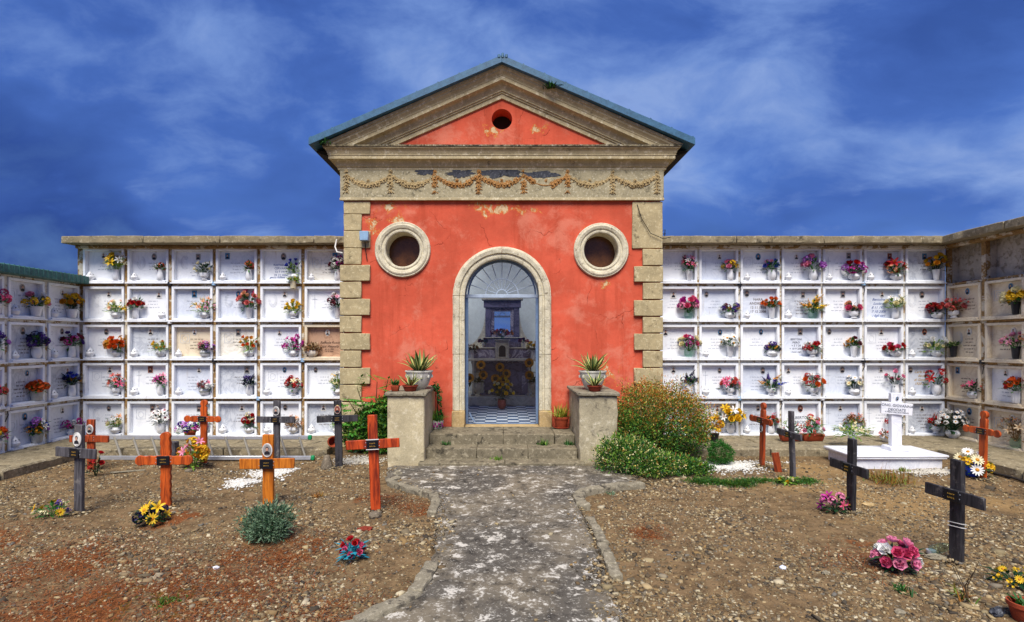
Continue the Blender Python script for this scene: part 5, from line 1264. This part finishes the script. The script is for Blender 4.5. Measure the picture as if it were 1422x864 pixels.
# ================================================================ shrubs
def leafcloud(n_, lobes, size, seed, aspect=.42, shell=.45, zmin=None, upb=.3):
    """numpy cloud of folded leaves in a union of lumpy ellipsoids; returns verts, tris"""
    g = np.random.default_rng(seed); Wt = np.array([l[3]*l[4]*l[5] for l in lobes])**.67; ch = g.choice(len(lobes), n_, p=Wt/Wt.sum())
    Lb = np.array(lobes)[ch]; d = g.normal(size=(n_, 3)); d /= np.linalg.norm(d, axis=1)[:, None]
    rr = 1-shell*g.random(n_)**1.6
    lump = 1+.16*np.sin(d[:, 0]*7+seed)*np.sin(d[:, 1]*6+1.3*seed)+.13*np.sin(d[:, 2]*9+d[:, 0]*8)+.08*g.normal(size=n_)
    P = Lb[:, :3]+d*Lb[:, 3:6]*(rr*lump)[:, None]
    if zmin is not None: k = P[:, 2] > zmin; P, d = P[k], d[k]; n_ = len(P)
    ax = d+g.normal(size=(n_, 3))*.75+np.array([0, 0, upb]); ax /= np.linalg.norm(ax, axis=1)[:, None]
    sd_ = np.cross(ax, g.normal(size=(n_, 3))); sd_ /= np.linalg.norm(sd_, axis=1)[:, None]; nn = np.cross(sd_, ax)
    L = (size*g.uniform(.55, 1.25, n_))[:, None]; Wd = L*aspect
    V = np.stack([P, P+ax*L*.5+sd_*Wd*.5+nn*L*.08, P+ax*L*.5-sd_*Wd*.5+nn*L*.08, P+ax*L], 1).reshape(-1, 3)
    b = np.arange(n_)*4; return V, np.concatenate([np.stack([b, b+1, b+3], 1), np.stack([b, b+3, b+2], 1)]), P, d
def leaf_obj(name, parent, mats, *a, pick=None, **k):
    V, Fc, P, d = leafcloud(*a, **k); mi = None
    if pick is not None: m1 = pick(P, d); mi = np.concatenate([m1, m1])
    return obj(name, raw_mesh(name, V, 3, Fc, mats, mi), parent)
def branches(parent, base, tips, r, mat='bark', name='stem'):
    for i, tp in enumerate(tips):
        a, b = Vector(base), Vector(tp); m = a.lerp(b, .5)+Vector((q.uniform(-.06, .06), q.uniform(-.06, .06), .04))
        MB().tube([a, m, b], [r, r*.7, r*.3], 5).build(name, M[mat], parent)
gsel = np.random.default_rng(5)
# orange-tipped bush
t = thing('bush', (2.36, 8.3, 0), 'large rounded bush with orange and yellow tips beside the flaking cheek wall', 'shrub')
lo = [(0, 0, .58, .66, .55, .52), (-.25, -.05, .74, .40, .42, .40), (.22, -.1, .66, .46, .42, .44), (.42, -.05, .42, .32, .35, .36), (-.4, -.1, .35, .3, .4, .35)]
branches(t, (0, 0, -.02), [(l[0]*1.1, l[1], l[2]+.2) for l in lo]+[(.1, .2, .9), (-.3, .2, .7)], .022)
og = leafmat('bush_orange', ['a8521c', 'c4752a', 'b8681f', 'd19a45', '8a4a1e']); yl = leafmat('bush_straw', ['cdb45a', 'dcc878', 'b89a3c', 'a8a04a'])
def bp(P, d):
    h = (P[:, 2]-.35)/.8+.35*np.sin(P[:, 0]*9)*np.sin(P[:, 1]*7)*.5+.3*(P[:, 0]/.7)*0.5; r = gsel.random(len(P))
    return np.where(r < np.clip(h*.8, .05, .74), np.where(gsel.random(len(P)) < .6, 2, 3), np.where(gsel.random(len(P)) < .55, 0, 1)).astype(np.int32)
leaf_obj('foliage', t, [LEAF[0], LEAF[2], og, yl], 30000, lo, .034, 3, shell=.34, pick=bp, aspect=.5)
leaf_obj('foliage', t, [og, LEAF[2], yl], 1500, [(l[0], l[1], l[2]+.05, l[3]*1.07, l[4]*1.05, l[5]*1.12) for l in lo], .05, 31, shell=.03, zmin=.35, aspect=.16, upb=1.2, pick=lambda P, d: gsel.choice(3, len(P), p=[.6, .2, .2]).astype(np.int32))
# white-flowered shrub in front
t = thing('flowering_shrub', (1.95, 7.35, 0), 'low spreading green shrub dotted with tiny cream flowers at the path apron', 'shrub')
lo = [(-.36, .10, .20, .32, .34, .25), (-.02, -.05, .14, .40, .40, .17), (.38, .02, .09, .36, .30, .12), (-.14, .25, .24, .3, .28, .20), (.66, .0, .06, .2, .2, .08)]
branches(t, (0, 0, -.02), [(l[0], l[1], l[2]+.08) for l in lo], .014)
leaf_obj('foliage', t, [LEAF[0], LEAF[2], LEAF[1]], 15000, lo, .036, 8, shell=.5, zmin=.0, pick=lambda P, d: gsel.choice(3, len(P), p=[.5, .33, .17]).astype(np.int32), aspect=.5)
leaf_obj('foliage', t, [LEAF[2], LEAF[0], leafmat('dry_tip', ['8a7a3a', 'a0602a', '6f8a34'])], 1500, lo, .075, 81, shell=.12, zmin=.03, aspect=.2, upb=1.0, pick=lambda P, d: gsel.choice(3, len(P), p=[.5, .25, .25]).astype(np.int32))
leaf_obj('blossom', t, [leafmat('cream_bloom', ['dccf86', 'e8dfb0', 'cdb44e'], .6, .2)], 2300, lo[:2]+lo[3:4], .021, 9, shell=.06, zmin=.05, aspect=.9)
# leafy elder-like shrub at the smooth cheek wall
t = thing('leafy_shrub', (-2.05, 8.72, 0), 'bright green leafy shrub with arching sprays between chapel corner and cheek wall', 'shrub')
lo = [(.12, 0, .28, .30, .26, .34), (-.22, -.02, .30, .26, .24, .26), (.22, -.05, .62, .20, .2, .26), (0, .02, .52, .26, .2, .22)]
tips = [(-.42, -.05, .85), (-.28, 0, 1.02), (.05, -.05, 1.12), (.22, -.05, 1.15), (-.45, -.1, .55), (.32, -.08, .95), (.1, -.15, .8)]
branches(t, (0, 0, -.02), tips, .016)
leaf_obj('foliage', t, [LEAF[0], LEAF[2], LEAF[1]], 6200, lo, .075, 12, shell=.4, zmin=.02, pick=lambda P, d: gsel.choice(3, len(P), p=[.5, .42, .08]).astype(np.int32), aspect=.42)
mb = MB()
for tp in tips:                                      # pinnate sprays at the branch ends
    for s in range(5):
        a = Vector(tp)*(.6+.1*s); d0 = Vector((q.uniform(-1, 1), q.uniform(-.8, .1), q.uniform(-.2, .5))).normalized(); ln = q.uniform(.14, .24); sd_ = d0.cross(Vector((0, 0, 1))).normalized()
        mb.tube([a, a+d0*ln], .003, 3)
        for k in range(4):
            p = a+d0*ln*(.3+.2*k)
            for sg in (-1, 1): blade(mb, p, d0*.6+sd_*sg+Vector((0, 0, -.15)), .085, .02, 0)
        blade(mb, a+d0*ln, d0, .09, .022, 0)
mb.build('leaf_spray', [leafmat('elder_leaf', ['3a7a24', '569a34', '2f6a22', '6aa83e'])], t, smooth=0)
# clipped ball
x, y, z = gp(1000, 645); t = thing('ball_shrub', (x, y, z), 'small clipped green ball shrub beside the white pebbles', 'shrub')
branches(t, (0, 0, -.02), [(0, 0, .15), (.06, 0, .14)], .012)
leaf_obj('foliage', t, [LEAF[0], leafmat('ball_green', ['2a6a1a', '3d8322', '1f5214'])], 5200, [(0, 0, .165, .165, .165, .165)], .024, 4, shell=.3, pick=lambda P, d: gsel.choice(2, len(P)).astype(np.int32))
# silvery plant in the bare ground
x, y, z = gp(371, 748); t = thing('silver_plant', (x, y, z), 'silvery green bushy plant at the foot of the amber cross', 'plant')
sv = leafmat('silver_leaf', ['5c7a5a', '7d9a78', '3f5f45', '93a88a']); lo = [(-.06, 0, .13, .17, .15, .14), (.07, .0, .18, .15, .14, .14), (.02, -.05, .09, .18, .14, .10)]
branches(t, (0, 0, -.02), [(-.1, 0, .2), (.1, 0, .26), (0, -.08, .15)], .01)
leaf_obj('foliage', t, [sv, LEAF[1]], 4200, lo, .042, 6, shell=.5, aspect=.28, zmin=0, pick=lambda P, d: (gsel.random(len(P)) < .15).astype(np.int32), upb=.6)
mb = MB(); 
for i in range(3): P = Vector((-.17-.03*i, -.02+.03*i, .12+.02*i)); o = obj('flower', head('daisy', 'gold', 'gold'), t, P, (R(30*i-30), .3, 0), .028); mb.tube([(-.05, 0, .02), P], .003, 3)
mb.build('flower_stem', [LEAF[2]], t, smooth=0)
# ground cover strip
x, y, z = gp(1040, 672); lo = [(-.62+.17*k, .08*math.sin(k*1.7), .01, .17, .12+.03*math.sin(k), .045+.015*math.cos(k*2.1)) for k in range(9)]
o = leaf_obj('ground_cover', None, [LEAF[0], leafmat('moss_leaf', ['3a5a18', '5a7a22', '2a4a14'])], 9000, lo, .026, 14, shell=.8, zmin=-.02, pick=lambda P, d: gsel.choice(2, len(P)).astype(np.int32), upb=.6)
o.location = (x, y, z); stuff(o, 'strip of low green ground cover in front of the rust-red cross', 'ground cover')
flowers_at('flower_clump', 'few pale yellow flowers at the foot of the slim grey-black cross', gp(1093, 672), None, 'rose:cream rose:yellow', 6, .09, .06, .028, 2, leaves=20)
# dry weeds along the tomb
x, y, z = gp(1232, 668); t = thing('dry_weeds', (x, y, z), 'reddish dry weeds in front of the white marble tomb', 'weeds'); dr = leafmat('dry_red', ['8a5a22', 'a06a2a', '6f3f1c', '9a8a3a'])
tuft(t, 0, 170, .17, q, [dr, leafmat('weed_lime', ['6a7a2a', '8a923a', '4f6a22'])], .005, 1.6, r0=.13); tuft(t, 0, 40, .20, q, [dr], .003, .6, 'foliage', .14)
for (px, py, l_, n_, mts, lab) in [(1160, 832, .0, 0, 0, ''), (1252, 822, .07, 26, [LEAF[0]], 'small green weed in the gravel below the pink roses'), (1335, 832, .12, 20, [LEAF[2], dr], 'thin weed beside the twigs near the yellow flowers'), (606, 640, .06, 30, [LEAF[0]], 'small weed tuft at the foot of the smooth cheek wall'),
    (690, 636, .07, 34, [LEAF[2]], 'low grass tuft growing on the middle of the steps'), (620, 614, .10, 30, [LEAF[0]], 'green weed growing from the steps by the smooth cheek wall'), (755, 612, .12, 60, [LEAF[2], LEAF[0]], 'pale leafy weed on the steps below the spider plant'), (790, 612, .10, 50, [LEAF[0]], 'green weed on the steps by the flaking cheek wall'),
    (848, 686, .05, 24, [sv], 'tiny grey-green weed by the rounded kerb'), (230, 838, .04, 60, [leafmat('moss_leaf', ['3a5a18'])], 'mossy tuft in the needle litter'), (440, 690, .08, 26, [dr], 'dry grass tuft on the grave of the dark cross'), (1255, 655, .07, 40, [leafmat('weed_lime', ['6a7a2a'])], 'green tuft at the tomb kerb')]:
    if not n_: continue
    zz = None
    if py in (636,): zz = (.05, 7.95)
    elif py in (614, 612): zz = (.197, 8.29)
    if zz: loc = ((px-CX)*zz[1]/F, zz[1]-.03, zz[0])
    else: loc = gp(px, py)
    t = thing('weed', loc, lab, 'weed', 'weeds in the gravel and steps'); tuft(t, 0, n_, l_, q, mts, .006, 1.3, r0=.035)

# ================================================================ flowers set on the ground and the walkway
GG = 'flowers laid on the graves'
flowers_at('grave_flowers', 'yellow and violet flowers at the foot of the weathered grey cross', gp(70, 718), None, 'daisy:yellow/gold spray:purple spray:cream daisy:yellow/gold', 9, .15, .13, .045, 0, group=GG)
flowers_at('grave_flowers', 'large yellow daisies with dark leaves at the scalloped orange cross', gp(212, 728), None, 'lily:yellow daisy:yellow/gold puff:navy', 9, .12, .19, .055, 1, leaves=60, group=GG)
flowers_at('grave_flowers', 'pink lilies over yellow flowers before the tall orange cross', gp(268, 649), None, 'lily:rose puff:gold lily:rose puff:yellow', 18, .17, .36, .07, 2, leaves=50, group=GG, up=.3)
flowers_at('grave_flowers', 'red artificial roses with turquoise leaves in the gravel', gp(490, 776), None, 'rose:red rose:pink', 11, .085, .15, .032, 3, leaves=44, group=GG)
flowers_at('grave_flowers', 'pink lilies at the foot of the black cross by the tomb', gp(1159, 711), None, 'lily:pink lily:magenta puff:rose', 9, .12, .16, .055, 1, leaves=40, group=GG)
flowers_at('grave_flowers', 'pink and white roses with dark green leaves by the wire-banded cross', gp(1245, 792), None, 'rose:rose rose:pink rose:white rose:rose', 18, .14, .20, .048, 1, leaves=60, group=GG)
t = flowers_at('grave_flowers', 'white, yellow and orange flowers in blue foil at the orange cross', gp(1350, 661), None, 'daisy:white/gold puff:yellow daisy:cream/gold rose:orange', 13, .17, .32, .07, 0, leaves=40, group=GG)
MB().lathe([(.06, 0), (.09, .03), (.11, .10), (.09, .15), (.12, .18)], 14, flute=.1, fn=5).build('foil_wrap', M['blue_foil'], t, rough=.012)
flowers_at('grave_flowers', 'small yellow flowers at the edge of the grave by the terracotta pot', gp(1408, 812), None, 'daisy:yellow/gold spray:yellow', 9, .13, .09, .034, 1, leaves=30, group=GG)
flowers_at('grave_flowers', 'red flowers tied to the red-brown cross', gp(133, 661), None, 'rose:red puff:red', 6, .08, .36, .04, 1, leaves=16, group=GG, up=.2)
def wk(px, Y): return ((px-CX)*Y/F, Y, .122)
GW = 'pots standing on the walkway'
flowers_at('potted_flowers', 'violet and pink cyclamen in a terracotta pot behind the tall orange cross', wk(264, 9.1), 'terra', 'spray:magenta puff:purple lily:lilac', 12, .22, .17, .06, 0, .95, group=GW)
flowers_at('potted_flowers', 'rusty plant in a terracotta pot beside the orange-tipped bush', wk(975, 8.95), 'terra', 'spray:orange spray:peach', 9, .13, .22, .055, 4, .95, group=GW)
flowers_at('potted_flowers', 'yellow chrysanthemums in a black pot beside the terracotta pot', wk(992, 9.0), 'blackpot', 'puff:yellow puff:gold', 9, .14, .25, .06, 4, .9, group=GW)
flowers_at('potted_flowers', 'white and lime leafy plant in a white pot behind the tomb', wk(1183, 8.5), 'cone', 'lily:cream spray:cream lily:white', 14, .24, .20, .05, 2, 1.0, 90, group=GW, llen=1.6)
flowers_at('potted_flowers', 'low red plant in a small white bowl on the walkway behind the tomb', wk(1230, 8.95), 'bowl', 'spray:coral spray:brown', 6, .1, .07, .04, 4, 1.0, 24, group=GW)
flowers_at('potted_flowers', 'dense white chrysanthemum ball in a white pot at the corner', wk(1323, 9.3), 'bowl', 'puff:white daisy:white', 46, .22, .40, .036, 1, 1.2, 80, group=GW)
for px, lab, sp in ((1128, 'terracotta trough of pink and green plants under the lettered niche', 'spray:coral rose:rose'), (1098, 'terracotta trough with lime plant behind the slim grey-black cross', 'spray:green spray:coral')):
    t = thing('plant_trough', wk(px, 9.0), lab, 'planter', GW)
    mb = MB(); mb.add([(-.15, -.05, 0), (.15, -.05, 0), (.15, .05, 0), (-.15, .05, 0), (-.18, -.075, .12), (.18, -.075, .12), (.18, .075, .12), (-.18, .075, .12)], [(0,3,2,1), (0,1,5,4), (1,2,6,5), (2,3,7,6), (3,0,4,7), (4,5,6,7)]); mb.build('trough', M['terracotta'], t, bevel=.012)
    bouquet(t, (0, 0, .11), [(h.split(':')[0], h.split(':')[1], None) for h in sp.split()], 8, .17, .20, .045, q, 50, 0, 9)

# ================================================================ odds and ends on the ground
x, y, z = gp(454, 650); MBl = MB().lathe([(.085, 0), (.09, .02), (.075, .07), (.06, .12), (.045, .17), (.03, .185), (0, .19)], 18)
tag(MBl.build('stone_bell', M['rubble'], None, (x, y, z-.01), rough=.012), 'grey bell-shaped stone beside the dark cross', 'ornament')
o = tag(MB().lathe([(.05, 0), (.055, .01), (.075, .12), (.085, .125), (.085, .15), (.072, .15), (.066, .12), (.045, .02), (0, .02)], 18).build('tipped_pot', M['terracotta'], None, (lx(459, 8.5), 8.5, .20), smooth=35), 'empty terracotta pot lying on its side on the walkway edge', 'pot')
o.rotation_euler = (R(80), R(20), R(30))
x, y, z = gp(1081, 655); o = tag(MB().box(-.045, .045, -.015, .015, -.05, .26).build('wooden_stake', M['wood_rust'], None, (x, y, z), bevel=.004), 'short leaning rust-brown wooden stake beside the rust-red cross', 'stake'); o.rotation_euler = (0, R(-9), R(-30))
o = tag(MB().box(-.075, .075, -.06, .06, -.05, .30).build('post_stump', M['wood_grey'], None, (lx(239, 7.92), 7.92, hgt(lx(239, 7.92), 7.92)), bevel=.01, cut=.06, rough=.014), 'short weathered post stump in front of the ladder', 'post')
x, y, z = gp(178, 655); o = tag(MB().box(-.2, .2, -.022, .022, 0, .014).build('board_scrap', M['kerb_concrete'], None, (x, y, z+.005), bevel=.003), 'pale narrow board lying on the earth before the ladder', 'board'); o.rotation_euler.z = R(22)
for i, (a, b) in enumerate([((1368, 651), (1440, 662)), ((1372, 657), (1440, 676))]):
    p, r_ = gp(*a), gp(*b); tag(MB().tube([Vector(p)+Vector((0, 0, .02)), (Vector(p)+Vector(r_))/2+Vector((0, 0, .03)), Vector(r_)+Vector((0, 0, .02))], .018, 8).build('rusty_pipe', M['cable'], None), ('upper' if i == 0 else 'lower')+' of two dark pipes lying beside the orange cross', 'pipe')
x, y, z = gp(1424, 862); t = thing('terracotta_pot', (x, y, z), 'terracotta pot on the gravel by the small yellow flowers', 'pot'); MB().lathe([(.06, 0), (.065, .01), (.085, .09), (.095, .095), (.095, .12), (.082, .12), (.076, .09), (0, .085)], 20).build('pot', M['terracotta'], t, smooth=35); tuft(t, .09, 30, .10, q, [LEAF[0]], .01, 1.2)
x, y, z = gp(1293, 770); t = thing('glass_lamp', (x, y, z), 'fallen clear grave lamp beside the wire-banded cross', 'lamp'); o = MB().lathe([(.03, 0), (.035, .01), (.04, .08), (.03, .13), (.012, .15)], 14).build('lamp_glass', M['vase_glass'], t, (0, 0, .04), smooth=35); o.rotation_euler = (R(60), 0, R(30)); MB().lathe([(.034, 0), (.036, .03), (.02, .032)], 14).build('lamp_base', M['aluminium'], t, (0, 0, .012))
def rock(px, py, sx_, sy_, sz_, mat, lab, rz=0, name='stone'):
    x, y, z = gp(px, py); mb = MB(); mb.ico((0, 0, 0), 1)
    o = mb.build(name, M[mat], None, (x, y, z+sz_*.35), cut=.5, rough=.35, smooth=45, seed=px); o.scale = (sx_, sy_, sz_); o.rotation_euler.z = rz
    return tag(o, lab, 'stone', 'loose stones on the graves')
rock(521, 718, .075, .06, .05, 'rubble', 'rough grey rock at the foot of the orange-red cross')
rock(507, 736, .085, .05, .025, 'terracotta_dark', 'dark red tile fragment below the orange-red cross', R(15))
rock(1300, 776, .09, .05, .03, 'kerb_concrete', 'flat pale stone by the wire-banded cross', R(-20)); rock(1275, 770, .05, .04, .03, 'rubble', 'small grey stone behind the pink and white roses')
rock(1087, 790, .03, .025, .022, 'marble_blue', 'pale blue pebble alone in the gravel'); rock(1147, 797, .035, .02, .02, 'kerb_concrete', 'cream stone chip in the gravel between pebble and roses'); rock(552, 662, .07, .11, .06, 'kerb_concrete', 'broken kerb lump at the corner of the smooth cheek wall', .3)
rock(1385, 852, .07, .04, .03, 'slate_scar', 'slate shard near the terracotta pot', R(40)); rock(300, 790, .03, .022, .018, 'marble_tomb', 'white stone chip in the needle litter'); rock(262, 655, .06, .04, .03, 'rubble', 'grey stone before the pink lilies'); rock(1206, 702, .07, .045, .025, 'tan_block', 'tan flat stone beside the black cross by the tomb')
rock(1005, 655, .05, .04, .035, 'rubble', 'grey stone under the ball shrub'); rock(890, 655, .05, .04, .035, 'rubble', 'grey stone under the flowering shrub'); rock(1250, 852, .04, .022, .02, 'kerb_concrete', 'light stone chip below the small green weed')
x, y, z = gp(1345, 840); t = thing('twigs', (x, y, z), 'bare twigs sticking up near the yellow flowers', 'twigs')
for k in range(5): MB().tube([(0, 0, -.01), (q.uniform(-.06, .02), q.uniform(-.03, .03), .12), (q.uniform(-.14, .05), q.uniform(-.05, .05), .2+.05*k)], [.004, .003, .0015], 4).build('twig', M['bark'], t)

# ================================================================ gravel
def gravel(name, P, size, mat, seed, flat=.45):
    g = np.random.default_rng(seed); n_ = len(P)
    cube = np.array([(-1,-1,-1),(1,-1,-1),(1,1,-1),(-1,1,-1),(-1,-1,1),(1,-1,1),(1,1,1),(-1,1,1)], float)
    V = cube[None]*np.stack([g.uniform(.6, 1.5, n_), g.uniform(.5, 1.0, n_), flat*g.uniform(.5, 1.2, n_)], 1)[:, None]*(size/2)[:, None, None]
    V *= 1+g.uniform(-.35, .25, (n_, 8, 1)); V[:, 4:, :2] *= g.uniform(.55, .9, (n_, 1, 1))
    a = g.uniform(0, 6.28, n_); tl = g.normal(0, .35, n_); ca, sa, ct, s_t = np.cos(a), np.sin(a), np.cos(tl), np.sin(tl)
    y = V[..., 1]*ct[:, None]-V[..., 2]*s_t[:, None]; z = V[..., 1]*s_t[:, None]+V[..., 2]*ct[:, None]
    X = V[..., 0]*ca[:, None]-y*sa[:, None]; Yy = V[..., 0]*sa[:, None]+y*ca[:, None]
    V = np.stack([X, Yy, z], 2)+P[:, None]
    f = np.array([(0,3,2,1),(4,5,6,7),(0,1,5,4),(1,2,6,5),(2,3,7,6),(3,0,4,7)])
    Fc = (f[None]+(np.arange(n_)*8)[:, None, None]).reshape(-1, 4)
    return obj(name, raw_mesh(name, V.reshape(-1, 3), 4, Fc, [mat]))
def in_path(x, y): return lerp_edge(LEFT, y)-.02 < x < lerp_edge(RIGHT, y)+.02 if y < 7.7 else abs(x) < 1.66
g = np.random.default_rng(17); pts = []; sz = []
N = 118000; Ys = 2.9+5.5*g.random(N)**1.25; Xs = (g.random(N)*2-1)*np.minimum(6.6, Ys*1.0+.5); S = .009+.021*g.random(N)**2.4
bigm = g.random(N) < .03; S[bigm] *= 2.0
for x, y, s in zip(Xs, Ys, S):
    if (in_path(x, y) and (min(x-lerp_edge(LEFT, y), lerp_edge(RIGHT, y)-x) > .22*g.random()**2 and g.random() > .012)) or not (-6.3 < x < 6.58) or (4.6 < x < 6.15 and 7.4 < y) or (y > 7.6 and -1.7 < x < 1.7): continue
    d = noise.noise((x*.8+9, y*.8, 2))+.5*noise.noise((x*2.6, y*2.6, 5))+.0
    if x > 3.9 and y > 5.9: d -= .35
    if d < -.2 and g.random() < .7: continue
    s *= .88+1.0*max(0, noise.noise((x*1.1+20, y*1.1, 8)))+.6*max(0, noise.noise((x*3.1, y*3.1, 12)))
    pts.append((x, y, max(hgt(x, y), .012 if in_path(x, y) else -9)+s*.1)); sz.append(s)
for bx, by in BASES:                                  # chippings heaped round the foot of each cross
    for _ in range(90):
        a, r_ = g.random()*6.28, .035+abs(g.normal())*.07; x, y = bx+r_*math.cos(a), by+r_*math.sin(a); s = .014+.022*g.random()
        pts.append((x, y, hgt(x, y)+max(0, .03-.25*r_)+s*.15)); sz.append(s)
stm = leafmat('gravel_stone', ['8a7653', '453b2e', 'a8926b', '5f5340', '73664f', '2b2520', 'a8966f', '7a6546', '8c7045', '6e6a61', '51432f', 'b5a888', '8b7048', '3b332a', '8f7c58', 'bfb294', '5a4e3e', '6b583d', '332c25', '4d4538'], .9, 0)
stuff(gravel('gravel', np.array(pts), np.array(sz), stm, 3), 'loose tan and grey stone chippings covering the graves', 'gravel')
def patch(px, py, rx, ry, n_, cols, lab, size=.022):
    x, y, _ = gp(px, py); a = g.random(n_)*6.28; r_ = np.abs(g.normal(0, .52, n_)); X = x+rx*r_*np.cos(a)*(1+.2*np.sin(a*3)); Y_ = y+ry*r_*np.sin(a)
    P = np.array([(u, v, hgt(u, v)+.008) for u, v in zip(X, Y_)])
    stuff(gravel('pebbles', P, size*(.6+.8*g.random(n_)), leafmat('pebble_'+cols[0], cols, .8, 0), n_), lab, 'pebbles')
patch(338, 670, .20, .24, 1100, ['d5d2cb', 'c3bfb5', 'e3e1dc', '9a968c'], 'white pebbles spilling in front of the amber cross', .026)
patch(378, 658, .30, .26, 1500, ['d5d2cb', 'c3bfb5', 'e3e1dc', '9a968c'], 'white pebbles on the grave behind the amber cross', .026)
patch(1012, 647, .55, .30, 2600, ['dad8d2', 'c3bfb5', 'e6e4de', '9a968c'], 'white pebbles round the rust-red cross and ball shrub')
patch(1300, 655, .5, .14, 1400, ['b5ad9c', 'd0cabd', '8d8677'], 'pale gravel strip along the front of the tomb')
patch(500, 640, .42, .25, 1300, ['bdb6a6', '9a917e', 'd5d0c4', '7d7363'], 'pale rubble beside the leafy shrub')
for px_, dz_, lab_ in ((766, -.05, 'green weed rooted in the raking cornice of the chapel'), (451, -.02, 'dark moss tuft at the end of the chapel cornice')):
    Yc = Y0-.255; xx = (px_-CX)*Yc/F; t = thing('cornice_weed', (xx, Yc, (ZO-SL*abs(xx-XM)) if px_ > 700 else ZC+.01), lab_, 'weed', 'weeds in the gravel and steps')
    tuft(t, dz_, 46, .13, q, [LEAF[0], LEAF[1]], .009, 1.5, r0=.05)
# dead pine needles in drifts
nv = []; cnt = 0
for (cx, cy, r_) in [(-2.0, 3.9, .9), (-1.9, 4.6, .6), (-3.5, 4.3, .7), (-2.7, 3.5, 1.0), (1.35, 5.05, .22), (-.95, 5.85, .28), (-4.6, 4.7, .6), (-1.3, 6.1, .3), (-1.1, 3.5, .4), (2.9, 4.3, .4)]:
    n_ = int(3800*r_*r_)+200
    for _ in range(n_):
        x, y = cx+g.normal()*r_*.5, cy+g.normal()*r_*.5
        if in_path(x, y): continue
        z = hgt(x, y)+.006+.012*g.random(); a = g.random()*6.28; L = .025+.03*g.random(); dx, dy = math.cos(a)*L, math.sin(a)*L; wx, wy = -math.sin(a)*.0016, math.cos(a)*.0016; dz = .01*g.normal()
        nv += [(x-wx, y-wy, z), (x+wx, y+wy, z), (x+dx+wx, y+dy+wy, z+dz), (x+dx-wx, y+dy-wy, z+dz)]; cnt += 1
b = np.arange(cnt)*4
stuff(obj('needle_litter', raw_mesh('needle_litter', np.array(nv), 4, np.stack([b, b+1, b+2, b+3], 1), [leafmat('needles', ['6f3a18', '8a4a20', '4d2811', 'a0622e'], .9, 0)])), 'drifts of rust-brown dead needles on the bare earth', 'litter')
